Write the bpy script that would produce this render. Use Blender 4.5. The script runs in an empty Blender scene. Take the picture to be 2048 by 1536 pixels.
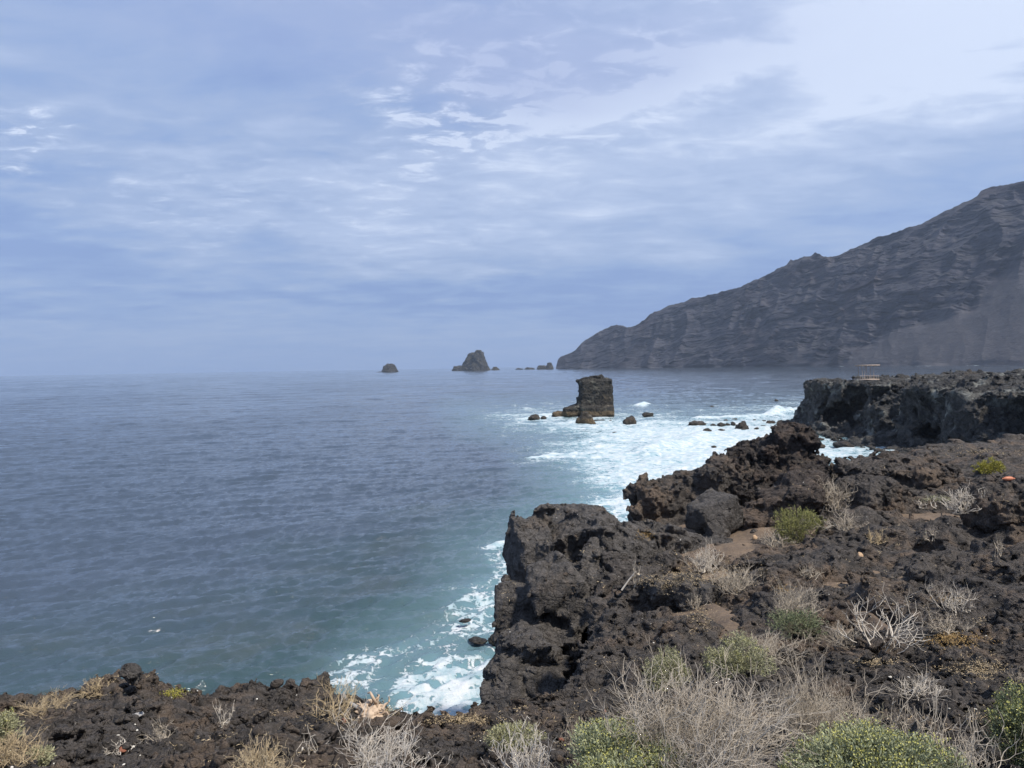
import bpy, math, time
import numpy as np
from mathutils import Matrix, Vector
T0 = time.time()
def log(*a): print('[%.1f]' % (time.time() - T0), *a, flush=True)
sc = bpy.context.scene
COL = sc.collection
F32 = np.float32

# ------------------------------------------------------------------ camera
EYE = 14.0                      # metres above the sea
FPX = 1540.0                    # focal length in photo pixels (2048 wide)
ROLL = 0.0165
PITCH = math.atan((768 - 732) / FPX)
FWD = np.array([0, math.cos(PITCH), -math.sin(PITCH)])
_uw = np.array([0, math.sin(PITCH), math.cos(PITCH)]); _rw = np.array([1.0, 0, 0])
RGT = math.cos(ROLL) * _rw - math.sin(ROLL) * _uw
UPV = math.cos(ROLL) * _uw + math.sin(ROLL) * _rw
cam_data = bpy.data.cameras.new('camera'); cam = bpy.data.objects.new('camera', cam_data); COL.objects.link(cam)
cam_data.sensor_width = 36; cam_data.lens = 36 * FPX / 2048
cam_data.clip_start = 0.1; cam_data.clip_end = 40000
cam.matrix_world = Matrix([[RGT[0], UPV[0], -FWD[0], 0], [RGT[1], UPV[1], -FWD[1], 0], [RGT[2], UPV[2], -FWD[2], EYE], [0, 0, 0, 1]])
sc.camera = cam
def ray(px, py): return FWD * FPX + RGT * (px - 1024) + UPV * (768 - py)
def P(px, py, d):
    """world point at plan distance d seen in that direction"""
    v = ray(px, py); v = v * (d / math.hypot(v[0], v[1])); return np.array([v[0], v[1], v[2] + EYE])
def W(px, py):
    """point of the sea surface in that direction"""
    v = ray(px, py); v = v * (EYE / -v[2]); return np.array([v[0], v[1], 0.0])
def az_of(px, py=740):
    v = ray(px, py); return math.atan2(v[0], v[1])
def el_of(px, py):
    v = ray(px, py); return math.asin(v[2] / np.linalg.norm(v))

# ------------------------------------------------------------------ light
SUN_EL, SUN_AZ = math.radians(58), math.radians(126)      # azimuth clockwise from +Y (the view direction)
sun_l = bpy.data.lights.new('sun', 'SUN'); sun_l.energy = 4.6; sun_l.angle = math.radians(5.0); sun_l.color = (1.0, 0.93, 0.83)
sun = bpy.data.objects.new('sun', sun_l); COL.objects.link(sun)
sd = Vector((math.sin(SUN_AZ) * math.cos(SUN_EL), math.cos(SUN_AZ) * math.cos(SUN_EL), math.sin(SUN_EL)))
sun.rotation_euler = sd.to_track_quat('Z', 'Y').to_euler()
sc.view_settings.view_transform = 'Standard'; sc.view_settings.look = 'None'
sc.view_settings.exposure = 0.46; sc.view_settings.gamma = 1.0; sc.view_settings.use_curve_mapping = False
sc.cycles.volume_bounces = 0; sc.cycles.max_bounces = 6; sc.cycles.diffuse_bounces = 3

class NT:
    """small helper for node trees"""
    def __init__(s, tree): s.t = tree; s.n = tree.nodes; s.l = tree.links
    def new(s, kind, **kw):
        n = s.n.new(kind)
        for k, v in kw.items(): setattr(n, k, v)
        return n
    def put(s, sock, v):
        if v is None: return
        if isinstance(v, bpy.types.NodeSocket): s.l.new(v, sock)
        else:
            if sock.type == 'RGBA' and hasattr(v, '__len__') and len(v) == 3: v = (*v, 1)
            sock.default_value = v
    def math(s, op, a, b=None, c=None, clamp=False):
        n = s.new('ShaderNodeMath', operation=op, use_clamp=clamp)
        for i, v in enumerate((a, b, c)):
            if v is not None: s.put(n.inputs[i], v)
        return n.outputs[0]
    def vmath(s, op, a, b=None):
        n = s.new('ShaderNodeVectorMath', operation=op); s.put(n.inputs[0], a)
        if b is not None: s.put(n.inputs[3 if op == 'SCALE' else 1], b)
        return n.outputs[0] if op not in ('DOT_PRODUCT', 'LENGTH') else n.outputs['Value']
    def noise(s, vec, scale, detail=4, rough=0.5, dist=0.0, out=0):
        n = s.new('ShaderNodeTexNoise'); s.put(n.inputs['Vector'], vec)
        for k, v in (('Scale', scale), ('Detail', detail), ('Roughness', rough), ('Distortion', dist)): n.inputs[k].default_value = v
        return n.outputs[out]
    def voro(s, vec, scale, feature='F1', out='Distance', rnd=1.0):
        n = s.new('ShaderNodeTexVoronoi', feature=feature); s.put(n.inputs['Vector'], vec); n.inputs['Scale'].default_value = scale
        n.inputs['Randomness'].default_value = rnd
        return n.outputs[out]
    def ramp(s, v, lo, hi, a=0.0, b=1.0, smooth=True):
        n = s.new('ShaderNodeMapRange', interpolation_type='SMOOTHSTEP' if smooth else 'LINEAR')
        for i, x in enumerate((v, lo, hi, a, b)): s.put(n.inputs[i], x)
        return n.outputs[0]
    def mix(s, f, a, b, blend='MIX'):
        n = s.new('ShaderNodeMix', data_type='RGBA', blend_type=blend)
        s.put(n.inputs[0], f); s.put(n.inputs[6], a); s.put(n.inputs[7], b)
        return n.outputs[2]
    def bump(s, h, strength, dist, normal=None):
        n = s.new('ShaderNodeBump'); n.inputs['Strength'].default_value = strength; n.inputs['Distance'].default_value = dist
        s.put(n.inputs['Height'], h)
        if normal is not None: s.put(n.inputs['Normal'], normal)
        return n.outputs[0]

# ------------------------------------------------------------------ sky: thin broken cloud over a blue sky
wd = bpy.data.worlds.new('World'); sc.world = wd; wd.use_nodes = True
w = NT(wd.node_tree); w.n.clear()
sky = w.new('ShaderNodeTexSky', sky_type='NISHITA'); sky.sun_disc = False; sky.sun_elevation = SUN_EL; sky.sun_rotation = SUN_AZ
sky.air_density = 1.0; sky.dust_density = 1.0; sky.ozone_density = 2.0
tc = w.new('ShaderNodeTexCoord').outputs['Generated']
sep = w.new('ShaderNodeSeparateXYZ'); w.put(sep.inputs[0], tc); dx, dy, dz = sep.outputs
den = w.math('ADD', w.math('MAXIMUM', dz, 0.0), 0.10)
comb = w.new('ShaderNodeCombineXYZ'); w.put(comb.inputs[0], w.math('DIVIDE', dx, den)); w.put(comb.inputs[1], w.math('DIVIDE', dy, den))
uv = comb.outputs[0]                                       # the cloud layer seen in perspective
az = w.math('ARCTAN2', dx, dy); el = w.math('ARCSINE', dz)
wob = w.noise(uv, 0.9, 4, 0.55); wob2 = w.noise(w.vmath('ADD', uv, (7.3, 2.1, 4.0)), 0.9, 4, 0.55)
azw = w.math('MULTIPLY_ADD', w.math('SUBTRACT', wob, 0.5), 0.42, az)
elw = w.math('MULTIPLY_ADD', w.math('SUBTRACT', wob2, 0.5), 0.20, el)
def patch(px, py, sx, sy, tilt=0.0):
    a0, e0 = az_of(px, py), el_of(px, py)
    u = w.math('DIVIDE', w.math('SUBTRACT', azw, a0), sx / FPX)
    ew = w.math('SUBTRACT', elw, e0) if not tilt else w.math('MULTIPLY_ADD', w.math('SUBTRACT', az, a0), -tilt, w.math('SUBTRACT', elw, e0))
    v = w.math('DIVIDE', ew, sy / FPX)
    r = w.math('ADD', w.math('MULTIPLY', u, u), w.math('MULTIPLY', v, v))
    return w.math('EXPONENT', w.math('MULTIPLY', r, -1.0))
def addm(*xs):
    r = xs[0]
    for x in xs[1:]: r = w.math('ADD', r, x)
    return r
def sc_(x, k): return w.math('MULTIPLY', x, k)
soft = w.noise(uv, 0.55, 5, 0.5, 0.3)                      # broad layers
fine = w.noise(w.vmath('MULTIPLY', uv, (1.0, 1.5, 1.0)), 2.3, 7, 0.58, 0.4)
puff = w.noise(w.vmath('MULTIPLY', uv, (1.0, 1.4, 1.0)), 7.5, 7, 0.6, 0.5)
bright = addm(sc_(patch(1780, 170, 620, 190, 0.0), 0.54), sc_(patch(1230, 205, 300, 26, 0.14), 0.40), sc_(patch(1650, 60, 330, 110), 0.25),
              sc_(patch(560, 400, 480, 110), 0.24), sc_(patch(1350, 430, 420, 110), 0.16), sc_(patch(700, 500, 520, 34), 0.12), sc_(patch(1000, 350, 300, 60), 0.08),
              sc_(patch(170, 440, 190, 30, 0.2), 0.14))
blue = addm(sc_(patch(20, 500, 340, 46), 1.0), sc_(patch(10, 400, 160, 30), 0.5), sc_(patch(1150, 595, 620, 44), 0.68), sc_(patch(1900, 440, 420, 60, 0.1), 0.35),
            sc_(patch(650, 170, 420, 110), 0.14), sc_(patch(380, 590, 420, 24), 0.26), sc_(patch(1250, 300, 260, 40, 0.12), 0.12))
lav = addm(patch(750, 60, 700, 120), sc_(patch(1150, 130, 300, 90), 0.6))
mott = w.math('MULTIPLY', w.ramp(puff, 0.44, 0.78), addm(patch(1050, 140, 330, 120), sc_(patch(870, 235, 150, 50), 1.0), sc_(patch(90, 258, 70, 22), 1.6), sc_(patch(400, 400, 420, 110), 0.35)))
soft_s = w.math('SUBTRACT', soft, 0.5); fine_s = w.math('SUBTRACT', fine, 0.5)
fine2 = w.math('SUBTRACT', w.noise(w.vmath('MULTIPLY', uv, (1.0, 1.7, 1.0)), 4.2, 8, 0.62, 0.9), 0.5)
v = addm(0.40, sc_(soft_s, 1.15), sc_(fine_s, 1.05), sc_(fine2, 0.55), bright, sc_(blue, -0.62), sc_(mott, 1.2))
low = w.ramp(dz, 0.0, 0.10, 1.0, 0.0)                      # towards the horizon the layer thins out evenly
v = w.math('ADD', w.math('MULTIPLY', v, w.math('SUBTRACT', 1.0, sc_(low, 0.8))), sc_(low, 0.22))
cr = w.new('ShaderNodeValToRGB'); w.put(cr.inputs[0], v)
E = cr.color_ramp.elements; E[0].position = 0.0; E[0].color = (0.155, 0.245, 0.490, 1); E[1].position = 1.0; E[1].color = (0.62, 0.68, 0.81, 1)
for p_, c_ in ((0.25, (0.215, 0.312, 0.535)), (0.5, (0.295, 0.378, 0.565)), (0.78, (0.42, 0.495, 0.665))):
    e = E.new(p_); e.color = (*c_, 1)
cloud = w.mix(w.math('MULTIPLY', lav, 0.55, clamp=True), cr.outputs[0], (0.295, 0.350, 0.560))
cloud10 = w.mix(1.0, cloud, (9.6, 9.7, 9.8), 'MULTIPLY')
skyc = w.mix(0.93, sky.outputs[0], cloud10)
bg = w.new('ShaderNodeBackground'); w.put(bg.inputs[0], skyc); bg.inputs[1].default_value = 0.1
wo = w.new('ShaderNodeOutputWorld'); w.l.new(bg.outputs[0], wo.inputs[0])

# ------------------------------------------------------------------ tags
def tag(o, label=None, cat=None, group=None, kind=None):
    if label: o['label'] = label
    if cat: o['category'] = cat
    if group: o['group'] = group
    if kind: o['kind'] = kind
    return o
def link_mesh(name, V, Fc, mat, smooth=True, parent=None, attrs=None):
    me = bpy.data.meshes.new(name)
    V = np.asarray(V, F32); Fc = np.asarray(Fc, np.int32)
    k = Fc.shape[1]
    me.vertices.add(len(V)); me.vertices.foreach_set('co', V.ravel())
    me.loops.add(Fc.size); me.loops.foreach_set('vertex_index', Fc.ravel())
    me.polygons.add(len(Fc)); me.polygons.foreach_set('loop_start', np.arange(0, Fc.size, k, dtype=np.int32))
    me.polygons.foreach_set('loop_total', np.full(len(Fc), k, np.int32))
    if smooth: me.polygons.foreach_set('use_smooth', np.ones(len(Fc), bool))
    me.materials.append(mat)
    for an, av in (attrs or {}).items():
        a = me.attributes.new(an, 'FLOAT', 'POINT'); a.data.foreach_set('value', np.asarray(av, F32).ravel())
    me.update(calc_edges=True)
    o = bpy.data.objects.new(name, me); COL.objects.link(o)
    if parent is not None: o.parent = parent
    return o

# ------------------------------------------------------------------ noise volumes (tileable, sampled trilinearly)
def make_perlin(cells=12, sub=8, seed=1):
    rng = np.random.default_rng(seed); n = cells * sub
    g = rng.normal(size=(cells, cells, cells, 3)).astype(F32); g /= np.linalg.norm(g, axis=-1, keepdims=True)
    ax = np.arange(n) / sub; i0 = ax.astype(int); f = (ax - i0).astype(F32); i1 = (i0 + 1) % cells
    s = f * f * f * (f * (f * 6 - 15) + 10)
    out = np.zeros((n, n, n), F32)
    for cx in (0, 1):
        ix = (i0, i1)[cx]; wx = (1 - s, s)[cx]; fx = f - cx
        for cy in (0, 1):
            iy = (i0, i1)[cy]; wy = (1 - s, s)[cy]; fy = f - cy
            for cz in (0, 1):
                iz = (i0, i1)[cz]; wz = (1 - s, s)[cz]; fz = f - cz
                G = g[ix[:, None, None], iy[None, :, None], iz[None, None, :]]
                dd = G[..., 0] * fx[:, None, None] + G[..., 1] * fy[None, :, None] + G[..., 2] * fz[None, None, :]
                out += dd * wx[:, None, None] * wy[None, :, None] * wz[None, None, :]
    return out * 1.6
def make_worley(cells=12, sub=9, seed=2):
    rng = np.random.default_rng(seed); n = cells * sub
    pt = rng.random((cells, cells, cells, 3)).astype(F32); idv = rng.random((cells, cells, cells)).astype(F32)
    ax = ((np.arange(n) + 0.0) / sub).astype(F32); i0 = ax.astype(int)
    f1 = np.full((n, n, n), 9.0, F32); f2 = f1.copy(); iv = np.zeros((n, n, n), F32)
    for ox in (-1, 0, 1):
        a = i0 + ox
        for oy in (-1, 0, 1):
            b = i0 + oy
            for oz in (-1, 0, 1):
                c = i0 + oz
                Q = pt[(a % cells)[:, None, None], (b % cells)[None, :, None], (c % cells)[None, None, :]]
                d = (Q[..., 0] + (a - ax)[:, None, None]) ** 2 + (Q[..., 1] + (b - ax)[None, :, None]) ** 2 + (Q[..., 2] + (c - ax)[None, None, :]) ** 2
                I = idv[(a % cells)[:, None, None], (b % cells)[None, :, None], (c % cells)[None, None, :]]
                m = d < f1
                f2 = np.where(m, f1, np.minimum(f2, d)); iv = np.where(m, I, iv); f1 = np.where(m, d, f1)
    return np.sqrt(f1), np.sqrt(f2) - np.sqrt(f1), iv
def make_facets(cells=9, sub=14, seed=6):
    """cells of split rock: every cell is one tilted plane, so neighbouring cells meet in sharp steps and edges"""
    rng = np.random.default_rng(seed); n = cells * sub
    pt = rng.random((cells, cells, cells, 3)).astype(F32); gr = rng.normal(size=(cells, cells, cells, 3)).astype(F32) * 0.42; of = (rng.random((cells, cells, cells)).astype(F32) - .5) * .55
    ax = (np.arange(n) / sub).astype(F32); i0 = ax.astype(int)
    f1 = np.full((n, n, n), 9.0, F32); out = np.zeros((n, n, n), F32)
    for ox in (-1, 0, 1):
        a = i0 + ox
        for oy in (-1, 0, 1):
            b = i0 + oy
            for oz in (-1, 0, 1):
                c = i0 + oz; ix = ((a % cells)[:, None, None], (b % cells)[None, :, None], (c % cells)[None, None, :])
                Q = pt[ix]; vx = -(Q[..., 0] + (a - ax)[:, None, None]); vy = -(Q[..., 1] + (b - ax)[None, :, None]); vz = -(Q[..., 2] + (c - ax)[None, None, :])
                d = vx * vx + vy * vy + vz * vz; G = gr[ix]; m = d < f1
                out = np.where(m, of[ix] + G[..., 0] * vx + G[..., 1] * vy + G[..., 2] * vz, out); f1 = np.where(m, d, f1)
    return out
FACT = make_facets()
def fac(Q): return tri(FACT, 9, Q)
PERL = make_perlin(); WF1, WF21, WID = make_worley()
log('noise volumes')
def tri(vol, cells, Q):
    n = vol.shape[0]
    q = Q.astype(F32) * F32(n / cells); q -= np.floor(q / n) * n
    i = q.astype(np.int32); f = q - i; i %= n; j = (i + 1) % n
    v = vol.ravel()
    x0 = i[:, 0] * (n * n); x1 = j[:, 0] * (n * n); y0 = i[:, 1] * n; y1 = j[:, 1] * n; z0 = i[:, 2]; z1 = j[:, 2]
    fx, fy, fz = f[:, 0], f[:, 1], f[:, 2]
    a = v[x0 + y0 + z0] * (1 - fz) + v[x0 + y0 + z1] * fz
    b = v[x0 + y1 + z0] * (1 - fz) + v[x0 + y1 + z1] * fz
    c = v[x1 + y0 + z0] * (1 - fz) + v[x1 + y0 + z1] * fz
    d = v[x1 + y1 + z0] * (1 - fz) + v[x1 + y1 + z1] * fz
    a = a * (1 - fy) + b * fy; c = c * (1 - fy) + d * fy
    return a * (1 - fx) + c * fx
def near(vol, cells, Q):
    n = vol.shape[0]; q = Q.astype(F32) * F32(n / cells) + F32(0.5); i = np.floor(q).astype(np.int64) % n
    return vol[i[:, 0], i[:, 1], i[:, 2]]
def per(Q): return tri(PERL, 12, Q)
def rotm(a, b, c):
    return np.array(Matrix.Rotation(a, 3, 'X') @ Matrix.Rotation(b, 3, 'Y') @ Matrix.Rotation(c, 3, 'Z'), dtype=F32)
R1, R2, R3, R4 = rotm(.5, .9, .3), rotm(1.1, -.4, .8), rotm(-.6, .3, 1.9), rotm(.2, .25, -.5)
def sstep(x, a, b):
    t = np.clip((x - a) / (b - a), 0, 1); return t * t * (3 - 2 * t)
def warp(Q):
    return Q + 0.30 * np.stack([per(Q * 0.6 + 3.1), per(Q @ R1 * 0.6 + 11.7), per(Q @ R2 * 0.6 + 5.2)], 1)
def rock_coarse(Pt, S, A=1.0, bed=1.0, lumps=1.0):
    """broken lava: tilted blocks with open cracks between them; positive = carved away"""
    Q = (Pt / S).astype(F32)
    Qw = Q + 0.14 * np.stack([per(Q * 0.9 + 3.1), per(Q @ R1 * 0.9 + 11.7), per(Q @ R2 * 0.9 + 5.2)], 1)
    B = np.array([1, 1, bed], F32)
    a = lumps * (0.30 * per(Q @ R3 / 2.7) + 0.12 * per(Q @ R1 / 1.15 + 4))
    a += 0.62 * fac(Qw @ R4 * B / 1.55) + 0.30 * fac(Qw @ R1 * B / 0.80 + 3)
    f21 = tri(WF21, 12, Qw @ R4 * B / 1.3); a += 0.34 * np.clip(1 - f21 / 0.10, 0, 1)
    return S * A * a
def rock_fine(Pt, S, A=1.0, cell=0.02, bed=1.0, rough=1.0):
    """smaller split blocks, then spines and pits; each scale fades out where the grid cannot carry it"""
    Q = (Pt / S).astype(F32)
    Qw = Q + 0.05 * np.stack([per(Q * 2.2 + 1.0), per(Q @ R1 * 2.2 + 9.0), per(Q @ R2 * 2.2 + 2.0)], 1)
    B = np.array([1, 1, bed], F32)
    def k(lam): return np.clip(lam * S / (2.4 * cell) - 0.35, 0, 1)
    f21 = tri(WF21, 12, Qw @ R2 * B / 0.52)
    a = 0.10 * np.clip(1 - f21 / 0.11, 0, 1) * k(0.40) + 0.17 * fac(Qw @ R2 * B / 0.40) * k(.4) + 0.085 * fac(Qw @ R3 * B / 0.19 + 5) * k(.19) + 0.040 * fac(Q @ R1 / 0.09 + 2) * k(.09)
    a += rough * (np.abs(per(Qw @ R1 * B / 0.34 + 2)) - 0.2) * 0.075 * k(0.3)
    a += rough * (np.abs(per(Q @ R4 / 0.13 + 7)) - 0.2) * 0.050 * k(0.13)
    a += rough * (np.abs(per(Q @ R2 / 0.05 + 3)) - 0.2) * 0.028 * k(0.05)
    return S * A * a

# ------------------------------------------------------------------ surface nets on a grid whose cells grow with distance
def up4(a, ax):
    a0 = np.take(a, range(a.shape[ax] - 1), ax); a1 = np.take(a, range(1, a.shape[ax]), ax)
    parts = [a0 + (a1 - a0) * F32(k / 4) for k in range(4)]
    st = np.stack(parts, ax + 1); sh = list(a.shape); sh[ax] = (a.shape[ax] - 1) * 4
    st = st.reshape(sh); return np.concatenate([st, np.take(a, [a.shape[ax] - 1], ax)], ax)
def nets(win, res, coarse, fine, fband):
    (a0, a1), (d0, d1), (t0, t1) = win
    ra, rd, rt = res
    ni = max(2, int(math.ceil((math.log(d1 / d0)) / rd / 4))) ; nj = max(2, int(math.ceil((a1 - a0) / ra / 4))); nk = max(2, int(math.ceil((t1 - t0) / rt / 4)))
    def pos(i, j, k):
        d = d0 * np.exp(i * rd); a = a0 + j * ra; t = t0 + k * rt
        return np.stack([d * np.sin(a), d * np.cos(a), EYE + d * t], -1)
    I, J, K = np.meshgrid(np.arange(ni + 1) * 4.0, np.arange(nj + 1) * 4.0, np.arange(nk + 1) * 4.0, indexing='ij')
    G = coarse(pos(I.ravel(), J.ravel(), K.ravel())).astype(F32).reshape(I.shape)
    del I, J, K
    NI, NJ, NK = ni * 4 + 1, nj * 4 + 1, nk * 4 + 1
    cells, verts, edges = [], [], []
    step = 10
    for c0 in range(0, ni, step):
        c1 = min(ni, c0 + step)
        Fv = up4(up4(up4(G[c0:c1 + 1], 0), 1), 2)
        i0 = c0 * 4
        d_of = d0 * np.exp((i0 + np.arange(Fv.shape[0])) * rd)
        nz = np.nonzero(np.abs(Fv).ravel() < fband)[0]
        if len(nz):
            ii, rem = np.divmod(nz, NJ * NK); jj, kk = np.divmod(rem, NK)
            Fr = Fv.ravel()
            for s in range(0, len(nz), 1500000):
                q = slice(s, s + 1500000)
                Pt = pos(ii[q] + i0, jj[q], kk[q])
                Fr[nz[q]] += fine(Pt, (d_of[ii[q]] * ra).astype(F32))
            Fv = Fr.reshape(Fv.shape)
        Sg = Fv < 0
        m = Fv.shape[0] - 1
        s8 = Sg.astype(np.uint8)
        c = s8[:-1] + s8[1:]; c = c[:, :-1] + c[:, 1:]; c = c[:, :, :-1] + c[:, :, 1:]
        ci, cj, ck = np.nonzero((c > 0) & (c < 8))
        if len(ci):
            acc = np.zeros((len(ci), 3), F32); cnt = np.zeros(len(ci), F32)
            cv = {}
            for a in (0, 1):
                for b in (0, 1):
                    for e in (0, 1): cv[a, b, e] = Fv[ci + a, cj + b, ck + e]
            for ax in range(3):
                for u in (0, 1):
                    for v_ in (0, 1):
                        p0 = [0, 0, 0]; o = [x for x in range(3) if x != ax]; p0[o[0]] = u; p0[o[1]] = v_
                        p1 = list(p0); p1[ax] = 1
                        A_, B_ = cv[tuple(p0)], cv[tuple(p1)]
                        x = (A_ < 0) != (B_ < 0); tt = np.where(x, A_ / np.where(x, A_ - B_, 1), 0)
                        acc[:, ax] += tt
                        acc[:, o[0]] += x * u; acc[:, o[1]] += x * v_; cnt += x
            acc /= cnt[:, None]
            verts.append(pos(ci + i0 + acc[:, 0], cj + acc[:, 1], ck + acc[:, 2]).astype(F32))
            cells.append(((ci + i0).astype(np.int64) * NJ + cj) * NK + ck)
        for ax in range(3):
            if ax == 0: x = Sg[:-1] != Sg[1:]; lo = Sg[:-1]
            elif ax == 1: x = Sg[:m, :-1] != Sg[:m, 1:]; lo = Sg[:m, :-1]
            else: x = Sg[:m, :, :-1] != Sg[:m, :, 1:]; lo = Sg[:m, :, :-1]
            ei, ej, ek = np.nonzero(x)
            if len(ei): edges.append((ax, ((ei + i0).astype(np.int64), ej, ek), lo[ei, ej, ek]))
    V = np.concatenate(verts); C = np.concatenate(cells)
    st = (NJ * NK, NK, 1); quads = []
    for ax, (ei, ej, ek), inside in edges:
        b, c = (ax + 1) % 3, (ax + 2) % 3
        ix = (ei, ej, ek); ok = (ix[b] > 0) & (ix[c] > 0)
        n = (ei * NJ + ej) * NK + ek
        ids = np.stack([n - st[b] - st[c], n - st[c], n, n - st[b]], 1)[ok]; ins = inside[ok]
        p = np.searchsorted(C, ids); p = np.minimum(p, len(C) - 1)
        good = (C[p] == ids).all(1); p = p[good]; ins = ins[good]
        p[ins] = p[ins][:, ::-1]
        quads.append(p)
    Qd = np.concatenate(quads)
    # drop crumbs left hanging in the air by the noise
    lab = np.arange(len(V))
    for it in range(400):
        old = lab.copy(); mq = lab[Qd].min(1)
        for c_ in range(4): np.minimum.at(lab, Qd[:, c_], mq)
        lab = lab[lab]; lab = lab[lab]
        if (lab == old).all(): break
    cnt = np.bincount(lab, minlength=len(V)); keep = cnt[lab] >= max(300, cnt.max() * 0.06)
    Qd = Qd[keep[Qd].all(1)]; remap = np.cumsum(keep) - 1
    return V[keep], remap[Qd]

# ------------------------------------------------------------------ solid primitives (signed distances)
def rot_pts(X, yaw, roll=0.0, pitch=0.0):
    M = np.array(Matrix.Rotation(math.radians(yaw), 3, 'Z') @ Matrix.Rotation(math.radians(-roll), 3, 'Y') @ Matrix.Rotation(math.radians(pitch), 3, 'X'))
    return X @ M                      # = M^T x : world to local
def box(c, h, yaw=0, roll=0, pitch=0, r=0.3):
    c = np.array(c, float); h = np.array(h, float); r = min(r, h.min() * 0.8)
    def f(X):
        q = np.abs(rot_pts(X - c, yaw, roll, pitch)) - (h - r)
        return np.linalg.norm(np.maximum(q, 0), axis=1) + np.minimum(q.max(1), 0) - r
    return f, c, float(np.linalg.norm(h[:2])), float(h[2] + 0.4 * h[0] * abs(math.sin(math.radians(roll))))
def ell(c, h, yaw=0, roll=0):
    c = np.array(c, float); h = np.array(h, float)
    def f(X):
        q = rot_pts(X - c, yaw, roll); k = np.linalg.norm(q / h, axis=1); g = np.linalg.norm(q / h ** 2, axis=1) + 1e-6
        return k * (k - 1) / g
    return f, c, float(max(h[:2])), float(max(h[2], h[0] * abs(math.sin(math.radians(roll)))))
def hull(c, h, seed=0, yaw=0, roll=0, pitch=0, n=15):
    """a block bounded by flat broken faces"""
    c = np.array(c, float); h = np.array(h, float); rng = np.random.default_rng(seed)
    N = rng.normal(size=(n, 3)); N[:6] = np.array([[1, 0, 0], [-1, 0, 0], [0, 1, 0], [0, -1, 0], [0, 0, 1], [0, 0, -1]]) + rng.normal(size=(6, 3)) * .16
    N /= np.linalg.norm(N, axis=1, keepdims=True); D = np.where(np.arange(n) < 6, rng.uniform(.86, 1.0, n), rng.uniform(.95, 1.25, n)); mh = float(h.min())
    def f(X):
        q = rot_pts(X - c, yaw, roll, pitch) / h
        return (q @ N.T - D).max(1) * mh
    return f, c, float(np.linalg.norm(h[:2])), float(h[2] + 0.4 * h[0] * abs(math.sin(math.radians(roll))))
def frustum(c, r0, r1, hh, sy=1.0, yaw=0):
    """c: centre of the foot"""
    c = np.array(c, float)
    def f(X):
        q = rot_pts(X - c, yaw); r = np.hypot(q[:, 0], q[:, 1] / sy); t = np.clip(q[:, 2] / hh, -0.3, 1)
        return np.maximum((r - (r0 + (r1 - r0) * t)) * 0.9, q[:, 2] - hh)
    return f, c + [0, 0, hh / 2], r0 * 1.1, hh / 2
def smin(a, b, k):
    h = np.clip(0.5 + 0.5 * (b - a) / k, 0, 1); return b + (a - b) * h - k * h * (1 - h)
def poly_sd(x, y, pts):
    """signed distance in plan, positive inside"""
    d = np.full(x.shape, 1e9); inside = np.zeros(x.shape, bool); n = len(pts)
    for i in range(n):
        ax, ay = pts[i]; bx, by = pts[(i + 1) % n]; ex, ey = bx - ax, by - ay
        t = np.clip(((x - ax) * ex + (y - ay) * ey) / (ex * ex + ey * ey), 0, 1)
        d = np.minimum(d, (x - ax - t * ex) ** 2 + (y - ay - t * ey) ** 2)
        cr_ = ((ay > y) != (by > y)) & (x < (bx - ax) * (y - ay) / (by - ay + 1e-12) + ax); inside ^= cr_
    d = np.sqrt(d); return np.where(inside, d, -d)
def rock(name, prims, mat, S=1.0, A=1.0, px=2.2, k=0.25, subs=(), bed=1.0, tmin=None, pad=None, fa=1.0, zmin=None, lumps=1.0, rough=1.0, smooth=False):
    """one solid rock: union of primitives, broken up with the lava noise"""
    cs = np.array([p[1] for p in prims]); R = np.array([p[2] for p in prims]); Hh = np.array([p[3] for p in prims])
    pad = 0.75 * S * A if pad is None else pad
    d = np.hypot(cs[:, 0], cs[:, 1]); a = np.arctan2(cs[:, 0], cs[:, 1])
    d0, d1 = (d - R).min() - pad, (d + R).max() + pad
    a0, a1 = (a - (R + pad) / d).min(), (a + (R + pad) / d).max()
    zt, zb = (cs[:, 2] + Hh).max() + pad, (cs[:, 2] - Hh).min() - pad
    if zmin is not None: zb = zmin
    ts = [(z - EYE) / dd for z in (zt, zb) for dd in (d0, d1)]
    t0, t1 = min(ts), max(ts)
    if tmin is not None: t0 = max(t0, tmin)
    r = px / FPX
    def coarse(X):
        g = prims[0][0](X)
        for p in prims[1:]: g = smin(g, p[0](X), k)
        for s in subs: g = np.maximum(g, -s[0](X))
        m = np.abs(g) < 1.3 * S
        g[m] += rock_coarse(X[m], S, A, bed, lumps)
        return g
    V, Q = nets(((a0, a1), (d0, d1), (t0, t1)), (r, r * 1.25, r), coarse, lambda X, c: rock_fine(X, S, A * fa, c, bed, rough), 0.22 * S * A)
    o = link_mesh(name, V, Q, mat, smooth=smooth)
    log(name, len(V))
    return o

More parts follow.
